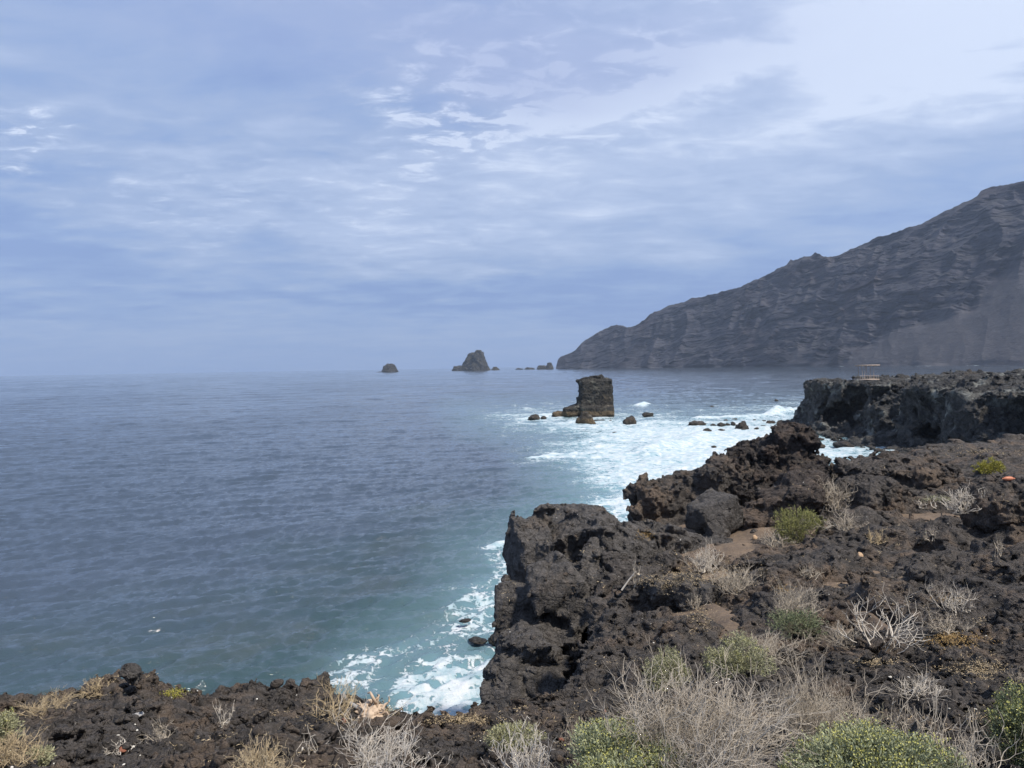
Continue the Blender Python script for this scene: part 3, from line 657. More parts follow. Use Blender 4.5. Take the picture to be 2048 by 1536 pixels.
rpy = np.interp(up, [r[0] for r in RIDGE], [r[1] for r in RIDGE])
ua = np.array([az_of(p) for p in up]); rt_ = np.array([(lambda v: v[2] / math.hypot(v[0], v[1]))(ray(p, q)) for p, q in zip(up, rpy)])
k_ = 0.95
zr_ = (EYE + D0 * rt_) / (1 - k_ * rt_)                   # ridge height where the face slopes back k_ metres per metre of rise
D1 = D0 + k_ * zr_
vv = np.concatenate([np.linspace(-0.03, 1, NV - 60), 1 + np.linspace(0.02, 1.0, 60)])
U, VV = np.meshgrid(np.arange(NU), vv, indexing='ij')
vc = np.clip(VV, -1, 1); back = np.clip(VV - 1, 0, None)
zz = zr_[U] * np.where(VV <= 1, vc, 1 - back * 1.02); dd = D0[U] + (D1 - D0)[U] * np.sign(vc) * np.abs(vc) ** 1.0 + back * 900
X0 = np.stack([dd * np.sin(ua[U]), dd * np.cos(ua[U]), zz], -1)
# scree apron at the right
scb = np.interp(up, [1300, 1480, 1600, 1700, 1800, 1860, 1930, 1985, 2048, 2150, 2400, 2800], [737, 733, 715, 697, 668, 640, 606, 570, 520, 480, 430, 400])
sct = np.array([(lambda v: v[2] / math.hypot(v[0], v[1]))(ray(p, q)) for p, q in zip(up, scb)])
tel = (X0[..., 2] - EYE) / dd
wv = per((X0.reshape(-1, 3) / 90).astype(F32)).reshape(U.shape)
scree = sstep(sct[U] + wv * 0.022 - tel, -0.012, 0.016)
Xf = X0.reshape(-1, 3)
dipx = np.interp(Xf[:, 0], [150, 700, 1100, 1600], [0, 150, 190, 195])
bedz = Xf[:, 2] - dipx - 0.03 * Xf[:, 1] + 7 * per(Xf / 330)
Qs = np.stack([Xf[:, 0], Xf[:, 1], bedz], 1).astype(F32)
an = np.array([.16, .16, 1], F32)
ledge = 15 * fac(Qs * an / 30) + 9 * fac(Qs * an / 13 + 3) + 5.0 * fac(Qs * an * [1.3, 1.3, 1] / 6.5 + 1) + 5 * per(Qs * an / 16) + 9 * fac(Qs * [.5, .5, 1] / 40 + 5)
gully = -np.abs(per(np.stack([Xf[:, 0], Xf[:, 1], Xf[:, 2] * 0.25 ], 1) / 125)) * 95 + 25 - np.abs(per(np.stack([Xf[:, 0], Xf[:, 1], Xf[:, 2] * 0.3], 1) / 48 + 4)) * 34 + 9
edge = (np.clip(VV / 0.02, 0, 1) * np.clip((1.0 - VV) / 0.05, 0.12, 1)).ravel()
sf = scree.ravel()
disp = (0.50 * ledge * (1 - sf) + 0.5 * gully * (1 - 0.75 * sf) + sf * (per(Xf / 30) * 1.0 + per(Xf / 9) * .5)) * edge * np.interp(up, [1112, 1180, 1500], [.35, .7, 1.0])[U].ravel()
nrm = np.stack([-np.sin(ua[U]).ravel() * .9, -np.cos(ua[U]).ravel() * .9, np.full(Xf.shape[0], .35)], 1)
Xf = Xf + nrm * disp[:, None]
Xf[:, 2] += (per(np.stack([Xf[:, 0], Xf[:, 1], Xf[:, 2] * 0], 1) / 38) * 5 + per(np.stack([Xf[:, 0], Xf[:, 1], Xf[:, 2] * 0], 1) / 12) * 2.2) * np.clip((VV - .93) / .07, 0, 1).ravel() * (back.ravel() < .3) * np.interp(up, [1112, 1200], [.6, 1])[U].ravel()
idx = np.arange(NU * len(vv)).reshape(NU, -1)
Q = np.stack([idx[:-1, :-1], idx[1:, :-1], idx[1:, 1:], idx[:-1, 1:]], -1).reshape(-1, 4)
m, t = material('mountain_rock'); g = t.new('ShaderNodeNewGeometry').outputs['Position']
mp = t.new('ShaderNodeMapping'); t.put(mp.inputs[0], g); mp.inputs['Rotation'].default_value = (0.03, 0.16, 0); mp.inputs['Scale'].default_value = (0.22, 0.22, 1.0); gs = mp.outputs[0]
n1 = t.noise(gs, 0.035, 6, 0.6); n2 = t.noise(gs, 0.14, 7, 0.65, 0.3); n3 = t.noise(g, 0.006, 5, 0.55)
at = t.new('ShaderNodeAttribute', attribute_name='scree').outputs['Fac']
col = t.mix(t.ramp(n1, 0.35, 0.65), (0.038, 0.039, 0.054), (0.060, 0.060, 0.076)); col = t.mix(t.ramp(n2, 0.5, 0.7, 0, 0.5), col, (0.095, 0.092, 0.104)); col = t.mix(t.ramp(n2, 0.5, 0.32, 0, 0.8), col, (0.017, 0.018, 0.025))  # dark rock tones also stand in for cloud shade over the wall
col = t.mix(t.ramp(n3, 0.5, 0.68, 0, 0.5), col, (0.070, 0.050, 0.052))
band = t.noise(t.vmath('MULTIPLY', gs, (0.5, 0.5, 1.0)), 0.016, 7, 0.7, 0.5)
col = t.mix(t.ramp(band, 0.50, 0.62, 0, 0.45), col, (0.022, 0.023, 0.032))
col = t.mix(t.ramp(t.noise(t.vmath('MULTIPLY', gs, (0.6, 0.6, 1.0)), 0.35, 6, 0.7), 0.52, 0.66, 0, 0.5), col, (0.11, 0.103, 0.105))
zsep = t.new('ShaderNodeSeparateXYZ'); t.put(zsep.inputs[0], g)
nz = t.new('ShaderNodeSeparateXYZ'); t.put(nz.inputs[0], t.new('ShaderNodeNewGeometry').outputs['Normal'])
col = t.mix(t.math('MULTIPLY', t.ramp(nz.outputs[2], 0.62, 0.85), 0.55), col, (0.054, 0.054, 0.056))
n4 = t.noise(t.vmath('MULTIPLY', g, (1, 1, 0.25)), 0.05, 6, 0.6)
scol = t.mix(n4, (0.074, 0.071, 0.080), (0.108, 0.103, 0.108))
col = t.mix(at, col, scol)
t.put(t.b.inputs['Base Color'], col); t.b.inputs['Roughness'].default_value = 1.0; t.b.inputs['Specular IOR Level'].default_value = 0.1
t.put(t.b.inputs['Normal'], t.bump(n2, 0.4, 3.0, t.bump(t.noise(g, 0.25, 6, .7), 0.6, 2.5)))
mount = tag(link_mesh('mountain', Xf, Q, m, attrs={'scree': sf}), 'high dark layered mountain wall falling to the sea', kind='structure'); log('mountain')

# ------------------------------------------------------------------ the sea
na, nd = 1000, 1500
A_, L_ = np.meshgrid(np.linspace(-0.86, 0.86, na), np.linspace(math.log(7), math.log(7600), nd)); D_ = np.exp(L_)
x, y = (D_ * np.sin(A_)).ravel(), (D_ * np.cos(A_)).ravel(); D_ = D_.ravel()
cell = D_ * 0.0046
def to_px(x, y, z=0.0):
    v = np.stack([x, y, np.full(x.shape, z - EYE)], 1); f = v @ FWD; f = np.where(f < 0.1, 0.1, f)
    return 1024 + FPX * (v @ RGT) / f, 768 - FPX * (v @ UPV) / f
pxv, pyv = to_px(x, y)
lat = np.stack([x, y, x * 0], 1)
def reg(pts, ys): return poly_sd(pxv, pyv * ys, [(a, b * ys) for a, b in pts])
# foam and shallows, laid out on the water
FOAM1 = [(1012, 832), (1060, 824), (1112, 821), (1230, 828), (1330, 832), (1400, 835), (1590, 815), (1640, 850), (1720, 880), (1860, 900), (1900, 930), (1500, 940), (1440, 990), (1330, 1010), (1300, 1060), (1200, 1060), (1195, 1000),
         (1175, 960), (1150, 930), (1075, 912), (1130, 893), (1150, 868), (1100, 858), (1030, 848)]
s1 = reg(FOAM1, 2.2)
d1 = np.clip(0.52 + s1 / 220, 0, .92)
core = reg([(1150, 830), (1400, 838), (1600, 830), (1620, 900), (1480, 950), (1330, 960), (1290, 900), (1180, 860)], 2.2); d1 = np.maximum(d1, np.clip(0.55 + core / 120, 0, 1.4))
s2 = reg([(760, 1370), (800, 1325), (860, 1290), (930, 1300), (985, 1290), (1040, 1330), (1060, 1450), (900, 1440), (780, 1420)], 1.6); d2 = np.clip(0.60 + s2 / 140, 0, 0.90)
s3 = reg([(690, 1300), (850, 1240), (900, 1190), (990, 1150), (1040, 1150), (1040, 1330), (780, 1400), (620, 1390)], 1.6); d2 = np.maximum(d2, np.clip(0.50 + s3 / 260, 0, 0.66))
s4 = reg([(960, 1085), (1000, 1070), (1060, 1070), (1060, 1150), (990, 1150)], 1.8); d2 = np.maximum(d2, np.clip(0.50 + s4 / 70, 0, 0.60))
s5 = reg([(1265, 809), (1290, 806), (1305, 808), (1290, 812)], 3); d5 = np.clip(0.6 + s5 / 8, 0, 0.8)
foam = np.maximum(np.maximum(d1, d2), d5)
lowf = per(lat / np.array([9, 9, 1]) ) * 0.20 + per(lat / 3.6) * 0.12
foam = np.where(foam > 0.02, foam + lowf * np.clip(foam * 3, 0, 1), 0)
# white line along the distant shore
dsh = np.interp(np.arctan2(x, y), ua, D0); shore = np.exp(-((D_ - dsh + 10) / 16) ** 2) * (np.arctan2(x, y) > az_of(1640)) * sstep(per(lat / 60), -0.1, 0.35)
foam = np.maximum(foam, shore * 1.1)
shal = np.maximum(np.clip(0.5 + reg([(930, 820), (1110, 815), (1640, 810), (1900, 940), (1400, 1010), (1180, 1080), (1020, 1040), (1090, 990), (1080, 930), (1060, 880), (950, 850)], 2.0) / 170, 0, 1),
                  np.clip(0.45 + reg([(640, 1400), (760, 1280), (900, 1180), (930, 1090), (1000, 1060), (1060, 1060), (1060, 1450), (640, 1450)], 1.5) / 260, 0, .62))
teal = np.clip(0.5 + reg([(-200, 1330), (200, 1270), (500, 1210), (800, 1100), (1100, 1020), (1100, 1500), (-200, 1500)], 1.3) / 330, 0, 1)
teal = np.clip(teal + 0.25 * per(lat / 8.0) * (teal > 0.05), 0, 1)
# waves
z = np.zeros(x.shape); rng = np.random.default_rng(5)
wx = x + 1.2 * per(lat / 11 + 1); wy = y + 1.2 * per(lat / 11 + 6)
for lam, a_, n_ in ((58, .34, 3), (30, .20, 4), (14, .12, 6), (7, .12, 9), (3.6, .135, 12), (1.9, .11, 16), (1.0, .065, 16), (.55, .030, 14)):
    for i in range(n_):
        th = math.radians(-62 + rng.normal() * 24); l_ = lam * rng.uniform(.75, 1.35); ph = rng.uniform(0, 6.28)
        s_ = np.sin((wx * math.cos(th) + wy * math.sin(th)) * 2 * math.pi / l_ + ph)
        fade = np.clip(l_ / (3.5 * cell) - 0.3, 0, 1) if lam < 20 else np.clip(l_ / (3.0 * cell) - .3, 0, 1)
        z += np.interp(D_, [55, 160, 500], [.50, .58, .66]) * (1.35 if lam < 2.5 else 1.0) * a_ * (1 - 2 * np.abs(s_) ** 1.3 * 0.5 - 0.5 + s_ * .5) * fade * 0.9 / math.sqrt(n_) * 1.7
calm = 1 - 0.55 * np.clip(d1, 0, 1); z *= calm
z += np.clip(foam, 0, 1) * (per(lat / 2.3) * .25 + per(lat / 5.5) * .3) * (D_ > 60)
# the breaker and the shore break
def crest(pts, w0, hgt, seed=0):
    global z, foam
    q = np.array([W(a, b)[:2] for a, b in pts]); d = np.full(x.shape, 1e9)
    for a, b in zip(q[:-1], q[1:]):
        e = b - a; tt = np.clip(((x - a[0]) * e[0] + (y - a[1]) * e[1]) / (e @ e), 0, 1); d = np.minimum(d, np.hypot(x - a[0] - tt * e[0], y - a[1] - tt * e[1]))
    n = 1 + 0.7 * per(lat / (w0 * 2.2) + seed); g_ = np.exp(-(d / w0) ** 2); z += hgt * g_ * n; foam = np.maximum(foam, np.clip(g_ * 1.5, 0, 1.3) * n)
crest([(1400, 838), (1470, 836), (1530, 832), (1565, 827)], 2.6, .9); crest([(1545, 829), (1575, 825), (1592, 822)], 2.2, 1.5, 3)
crest([(1290, 905), (1330, 893), (1375, 880), (1410, 872)], 3.0, .8, 5); crest([(1040, 838), (1080, 832), (1120, 828)], 1.8, .6, 7); crest([(1272, 811), (1300, 809)], 1.5, .6, 9)
crest([(1065, 915), (1120, 908), (1200, 905)], 1.2, .25, 11); crest([(985, 1085), (1025, 1075)], .7, .2, 13)
V = np.stack([x, y, z], 1); idx = np.arange(na * nd).reshape(nd, na)
Q = np.stack([idx[:-1, :-1], idx[:-1, 1:], idx[1:, 1:], idx[1:, :-1]], -1).reshape(-1, 4)
m, t = material('sea_water'); g = t.new('ShaderNodeNewGeometry').outputs['Position']
fo = t.new('ShaderNodeAttribute', attribute_name='foam').outputs['Fac']; sh = t.new('ShaderNodeAttribute', attribute_name='shallow').outputs['Fac']; te = t.new('ShaderNodeAttribute', attribute_name='teal').outputs['Fac']
wv = t.vmath('ADD', g, t.vmath('SCALE', t.vmath('SUBTRACT', t.noise(g, 0.8, 4, 0.6, 0, 1), (0.5, 0.5, 0.5)), 1.6))
wv2 = t.vmath('ADD', g, t.vmath('SCALE', t.vmath('SUBTRACT', t.noise(g, 2.0, 4, 0.6, 0, 1), (0.5, 0.5, 0.5)), 0.7))
nr = t.new('ShaderNodeAttribute', attribute_name='near').outputs['Fac']
lace = t.math('ADD', t.math('MULTIPLY', t.voro(wv, 0.75, 'DISTANCE_TO_EDGE'), 1.4), t.math('MULTIPLY', t.voro(wv2, 2.3, 'DISTANCE_TO_EDGE'), 0.8))
pat = t.math('ADD', t.math('MULTIPLY', lace, t.math('MULTIPLY_ADD', nr, 0.35, 1.0)), t.math('MULTIPLY', t.math('SUBTRACT', t.noise(g, 1.6, 6, 0.65), 0.5), t.math('MULTIPLY_ADD', nr, -0.45, 1.0)))
big2 = t.noise(t.vmath('MULTIPLY', g, (1, 0.8, 1)), 0.28, 6, 0.62, 0.8)
fo2 = t.math('ADD', fo, t.math('MULTIPLY', t.math('SUBTRACT', big2, 0.5), t.math('MULTIPLY_ADD', nr, -0.7, 1.4)))
thr = t.ramp(fo2, 0.20, 1.15, -0.25, 1.15, smooth=False)
fm = t.ramp(t.math('SUBTRACT', thr, pat), t.math('MULTIPLY_ADD', nr, 0.30, -0.30), t.math('MULTIPLY_ADD', nr, -0.42, 0.62))
fm = t.math('MULTIPLY', fm, t.ramp(fo, 0.05, 0.3))
base = t.mix(te, (0.042, 0.058, 0.080), (0.031, 0.057, 0.062)); base = t.mix(t.math('MULTIPLY', te, t.ramp(t.noise(g, 0.16, 4, .5), .45, .65, 0, .6)), base, (0.050, 0.062, 0.060))
base = t.mix(sh, base, (0.098, 0.170, 0.190)); base = t.mix(t.math('MULTIPLY', sh, t.ramp(fo, 0.3, 0.9)), base, (0.16, 0.29, 0.33))
big = t.noise(t.vmath('MULTIPLY', g, (1, 0.45, 1)), 0.010, 3, 0.5)
fcol = t.mix(t.ramp(t.noise(g, 0.9, 6, 0.65, .5), .35, .65), (0.30, 0.41, 0.45), (0.55, 0.58, 0.60))
t.put(t.b.inputs['Base Color'], t.mix(fm, base, fcol)); t.put(t.b.inputs['Roughness'], t.math('MAXIMUM', t.math('MULTIPLY', fm, 0.9), t.ramp(big, 0.4, 0.6, 0.035, 0.10)))
t.b.inputs['IOR'].default_value = 1.333; t.b.inputs['Specular IOR Level'].default_value = 0.95
rip = t.math('ADD', t.noise(t.vmath('MULTIPLY', g, (1, 1.5, 1)), 1.4, 6, 0.62, 0.5), t.math('MULTIPLY', t.noise(g, 0.35, 4, 0.5), 1.5))
nb = t.bump(rip, 1.0, 0.12); nb = t.bump(t.math('MULTIPLY', fm, t.noise(g, 5, 6, .7)), 0.8, 0.12, nb); t.put(t.b.inputs['Normal'], nb)
sea = tag(link_mesh('sea', V, Q, m, attrs={'near': np.clip(1 - (D_ - 45) / 70, 0, 1), 'foam': foam, 'shallow': shal, 'teal': teal}), 'grey blue sea with white surf near the rocks', kind='structure'); log('sea')
# ------------------------------------------------------------------ plants and loose things
bpy.context.view_layer.update(); DG = bpy.context.evaluated_depsgraph_get()
def hit(px, py, d_near=3.5):
    v = ray(px, py); v /= np.linalg.norm(v)
    global NRM
    ok, loc, nrm, _, ob, _ = sc.ray_cast(DG, Vector((0, 0, EYE)) + Vector(v) * d_near, Vector(v)); NRM = nrm
    return np.array(loc) if ok else P(px, py, 15)
def flat_mat(name, c1, c2, scale=8, rough=0.8, trans=0.0, spec=0.3):
    m, t = material(name); g = t.new('ShaderNodeNewGeometry').outputs['Position']
    rnd = t.new('ShaderNodeNewGeometry').outputs['Random Per Island']
    t.put(t.b.inputs['Base Color'], t.mix(t.math('MULTIPLY_ADD', t.noise(g, scale, 4, .6), 0.6, t.math('MULTIPLY', rnd, 0.45)), c1, c2))
    t.b.inputs['Roughness'].default_value = rough; t.b.inputs['Specular IOR Level'].default_value = spec
    return m
M_TWIG = flat_mat('dead_twigs', (0.24, 0.195, 0.145), (0.58, 0.51, 0.41))
M_TWIGW = flat_mat('bleached_twigs', (0.36, 0.31, 0.25), (0.68, 0.62, 0.53))
M_STRAW = flat_mat('dry_straw', (0.30, 0.22, 0.12), (0.56, 0.45, 0.29))
M_GOLD = flat_mat('golden_leaves', (0.26, 0.16, 0.06), (0.48, 0.33, 0.14))
M_STEM = flat_mat('live_stems', (0.10, 0.09, 0.055), (0.22, 0.20, 0.13))
M_LEAF = {'green': flat_mat('green_leaves', (0.16, 0.18, 0.10), (0.37, 0.385, 0.235)), 'olive': flat_mat('olive_leaves', (0.16, 0.165, 0.055), (0.35, 0.34, 0.13)),
          'pale': flat_mat('pale_leaves', (0.20, 0.20, 0.11), (0.42, 0.41, 0.25)), 'yellow': flat_mat('yellow_leaves', (0.22, 0.21, 0.035), (0.40, 0.36, 0.07)),
          'dark': flat_mat('dark_leaves', (0.09, 0.115, 0.065), (0.24, 0.26, 0.14))}
M_FLOWER = flat_mat('yellow_flowers', (0.30, 0.31, 0.09), (0.45, 0.41, 0.12))
def unit(v): return v / (np.linalg.norm(v, axis=-1, keepdims=True) + 1e-9)
def tubes(Pn, R, sides=3):
    """Pn (B,n,3) centre lines, R (B,n) radii -> verts, quads"""
    B, n, _ = Pn.shape; T = np.gradient(Pn, axis=1); T = unit(T)
    ref = np.where(np.abs(T[..., 2:3]) > 0.9, np.array([1.0, 0, 0]), np.array([0, 0, 1.0])); u = unit(np.cross(T, ref)); v = np.cross(T, u)
    an = np.arange(sides) * 2 * math.pi / sides
    V = Pn[:, :, None] + R[:, :, None, None] * (np.cos(an)[None, None, :, None] * u[:, :, None] + np.sin(an)[None, None, :, None] * v[:, :, None])
    idx = np.arange(B * n * sides).reshape(B, n, sides); nx = np.roll(idx, -1, axis=2)
    Q = np.stack([idx[:, :-1], nx[:, :-1], nx[:, 1:], idx[:, 1:]], -1).reshape(-1, 4)
    return V.reshape(-1, 3), Q
def grow(rng, start, dirs, length, n, wander, up):
    B = len(start); pts = [start]; d = unit(dirs)
    for i in range(n - 1):
        d = unit(d + rng.normal(size=(B, 3)) * wander + np.array([0, 0, up])); pts.append(pts[-1] + d * (length / (n - 1))[:, None])
    return np.stack(pts, 1), d
def twigs(rng, R, H, n0, levels=3, kids=(3, 3, 2), thick=0.006, wander=0.22, up=0.10, spread=1.0, lean=(0, 0), taper=.62, squash=1.0):
    """a dead shrub: stems fanning from the crown of the root, forking again and again"""
    th = rng.uniform(0, 2 * math.pi, n0); el_ang = np.arccos(rng.uniform(math.cos(1.35 * spread), 1, n0))
    dirs = np.stack([np.sin(el_ang) * np.cos(th) + lean[0], np.sin(el_ang) * np.sin(th) + lean[1], np.cos(el_ang) * H / R * 0.9 + 0.12], 1)
    st = np.stack([rng.normal(size=n0) * R * .22, rng.normal(size=n0) * R * .22, np.full(n0, -0.03)], 1)
    L = rng.uniform(.45, .95, n0) * R * 0.75; r0 = np.full(n0, thick) * rng.uniform(.6, 1.3, n0)
    Vs, Qs, off = [], [], 0
    for lv in range(levels + 1):
        n = 5
        pts, dend = grow(rng, st, dirs, L, n, wander, up)
        rr = r0[:, None] * np.linspace(1, taper, n)[None]
        V, Q = tubes(pts, rr); Vs.append(V); Qs.append(Q + off); off += len(V)
        if lv == levels: break
        k = kids[lv]; B = len(st); par = np.repeat(np.arange(B), k); tpos = rng.uniform(.3, 1.0, len(par)) * (n - 1); tpos[::k] = n - 1.001
        i0 = tpos.astype(int); f = (tpos - i0)[:, None]; st = pts[par, i0] * (1 - f) + pts[par, np.minimum(i0 + 1, n - 1)] * f
        pd = unit(pts[par, np.minimum(i0 + 1, n - 1)] - pts[par, i0]); dirs = unit(pd + rng.normal(size=(len(par), 3)) * .55)
        L = L[par] * rng.uniform(.4, .8, len(par)); r0 = np.maximum(r0[par] * taper * .95, 0.0011)
    return np.concatenate(Vs), np.concatenate(Qs)
def leaves(c, d, ln, wd, rng):
    """narrow diamond leaves: c (N,3) roots, d (N,3) directions"""
    s = unit(np.cross(d, rng.normal(size=c.shape))); N = len(c)
    up_ = unit(np.cross(s, d)); mid = c + d * ln[:, None] * .5 + up_ * (ln * .08)[:, None]
    V = np.stack([c, mid + s * wd[:, None] / 2, c + d * ln[:, None], mid - s * wd[:, None] / 2], 1).reshape(-1, 3)
    return V, np.arange(N * 4).reshape(N, 4)
def root_obj(name, loc, label, cat, group=None):
    o = bpy.data.objects.new(name, None); COL.objects.link(o); o.location = loc; o.empty_display_size = 0.1; return tag(o, label, cat, group)
def dead_bush(px, py, wpx, hpx, label, n0=26, levels=3, mat=None, seed=0, thick=None, name='dead_shrub', cat='dead shrub', lean=(0, 0), spread=1.0, kids=(3, 3, 2), wander=.22, up=.10):
    rng = np.random.default_rng(seed + int(px) * 7 + int(py)); c = hit(px, py); d = np.linalg.norm(c - [0, 0, EYE]); R = wpx / 2 * d / FPX; H = hpx * d / FPX
    th = thick if thick else max(0.0035, 0.00055 * d)
    V, Q = twigs(rng, R, H, n0, levels, kids, th, spread=spread, lean=lean, wander=wander, up=up)
    s = np.percentile(np.abs(V[:, 0]), 98.5) / R; V[:, :2] /= s; V[:, 2] *= H / max(np.percentile(V[:, 2], 99.3), 1e-3)
    V[:, 2] = np.where(V[:, 2] < 0, V[:, 2] * .3, V[:, 2])
    o = link_mesh(name, V, Q, mat or M_TWIG, smooth=False); o.location = c; tag(o, label, cat); return o
def green_bush(px, py, wpx, hpx, label, kind='green', flowers=0.0, n=900, seed=0, twigs_n=22, deep=1.0, name='shrub', cat='shrub', lf=1.0):
    rng = np.random.default_rng(seed + int(px) * 3 + int(py)); c = hit(px, py); d = np.linalg.norm(c - [0, 0, EYE]); R = wpx / 2 * d / FPX; H = hpx * d / FPX
    r = root_obj(name, c, label, cat)
    V, Q = twigs(rng, R * .95, H * .95, twigs_n, 3, (3, 3, 2), max(.003, .0004 * d)); s = np.percentile(np.abs(V[:, :2]), 98) / R
    V[:, :2] /= s * 1.08; V[:, 2] *= H * .95 / np.percentile(V[:, 2], 98)
    link_mesh('branches', V, Q, M_STEM, smooth=False, parent=r)
    # lobed dome of sprigs
    nl = 11; lc = unit(np.stack([rng.normal(size=nl), rng.normal(size=nl), np.abs(rng.normal(size=nl)) * .8 + .15], 1)) * rng.uniform(.35, .72, (nl, 1))
    k = rng.integers(0, nl, n); dirs = unit(rng.normal(size=(n, 3)) + np.array([0, 0, .35])); rad = rng.uniform(.55, 1, n) ** .6 * rng.uniform(.30, .48, nl)[k]
    base = lc[k] + dirs * rad[:, None]; base[:, 2] = np.abs(base[:, 2]); base = base * np.array([R, R * deep, H]) * 1.0
    sd_ = unit(base / np.array([R, R, H]) + dirs * .7 + np.array([0, 0, .55]))
    m_ = 11; sl = rng.uniform(.10, .22, n) * min(R, .75) + 0.02
    tpos = rng.uniform(0, 1, (n, m_)); lc_ = base[:, None] + sd_[:, None] * (tpos * sl[:, None])[..., None] + rng.normal(size=(n, m_, 3)) * .012 * R
    ld = unit(sd_[:, None] + rng.normal(size=(n, m_, 3)) * .55); N = n * m_
    ln = rng.uniform(.6, 1.3, N) * (0.012 + .0014 * d) * 1.0 * lf; V, Q = leaves(lc_.reshape(-1, 3), ld.reshape(-1, 3), ln, ln * .30, rng)
    link_mesh('foliage', V, Q, M_LEAF[kind], smooth=False, parent=r)
    if flowers:
        q = rng.random(n) < flowers; q &= (sd_[:, 2] > .3); tip = base[q] + sd_[q] * sl[q][:, None]; nf = 7
        cc = (tip[:, None] + rng.normal(size=(len(tip), nf, 3)) * .010).reshape(-1, 3); dd_ = unit(rng.normal(size=cc.shape) + np.array([0, 0, 1.0])); ln = np.full(len(cc), .005 + .0007 * d)
        V, Q = leaves(cc, dd_, ln, ln * .9, rng); tag(link_mesh('flowers', V, Q, M_FLOWER, smooth=False, parent=r), kind='stuff')
    return r
def litter(px, py, wpx, dpx, label, mat, n=700, name='dry_ground_cover', seed=0, tall=.035, size=.006):
    """dry leaves and stalks lying in a hollow"""
    rng = np.random.default_rng(seed + int(px) + int(py)); V = []; c0 = hit(px, py); d = np.linalg.norm(c0 - [0, 0, EYE])
    qx = px + rng.normal(size=n) * wpx / 3.2; qy = py + rng.normal(size=n) * dpx / 3.2
    pts = np.array([hit(a, b) for a, b in zip(qx[:n // 4], qy[:n // 4])]); pts = pts[np.linalg.norm(pts - c0, axis=1) < wpx / FPX * d * 2.5]
    pts = np.repeat(pts, 9, axis=0); pts = pts + rng.normal(size=pts.shape) * [.045 * d / 12, .045 * d / 12, .006] + [0, 0, .01]
    dirs = unit(rng.normal(size=pts.shape) * [1, 1, .55] + [0, 0, .25]); ln = rng.uniform(.5, 1.5, len(pts)) * (size + .0012 * d)
    V, Q = leaves(pts, dirs, ln, ln * .3, rng); o = link_mesh(name, V, Q, mat, smooth=False); tag(o, label, kind='stuff'); return o

GB = [(1598, 1082, 100, 62, 'olive green domed shrub beside pale dead branches under the brown slab', 'olive', 0.0, 1100), (1978, 944, 46, 20, 'small bright yellow shrub alone on the far part of the plateau', 'yellow', 0.0, 420),
      (1475, 1343, 118, 58, 'pale green shrub beside twiggy dead branches in the middle of the slope', 'pale', 0.10, 1000), (1335, 1380, 108, 70, 'tall loose pale green shrub behind the biggest dead bush', 'pale', 0.02, 900),
      (1252, 1560, 230, 60, 'rounded green shrub with yellow buds right of a small twiggy grey bush', 'green', 0.22, 3200), (1745, 1575, 270, 78, 'widest green shrub with yellow flower heads behind bare grey stalks', 'green', 0.25, 5200),
      (2045, 1515, 130, 80, 'dark green shrub topped with dense yellow flowers at the far right edge', 'dark', 0.4, 2400), (1032, 1500, 100, 40, 'small yellow green shrub among dead stalks at the near edge', 'pale', 0.10, 800),
      (-2, 1490, 56, 44, 'yellowish shrub cut by the left edge of the view', 'pale', 0.1, 500), (1590, 1262, 110, 30, 'low grey green shrub at the foot of an upright dead bush', 'dark', 0.0, 500), (74, 1525, 44, 18, 'low pale green tuft left of the small fallen dead twigs', 'pale', 0.0, 260)]
for px, py, w_, h_, lab, kind, fl, n in GB: green_bush(px, py, w_, h_, lab, kind, fl, n)
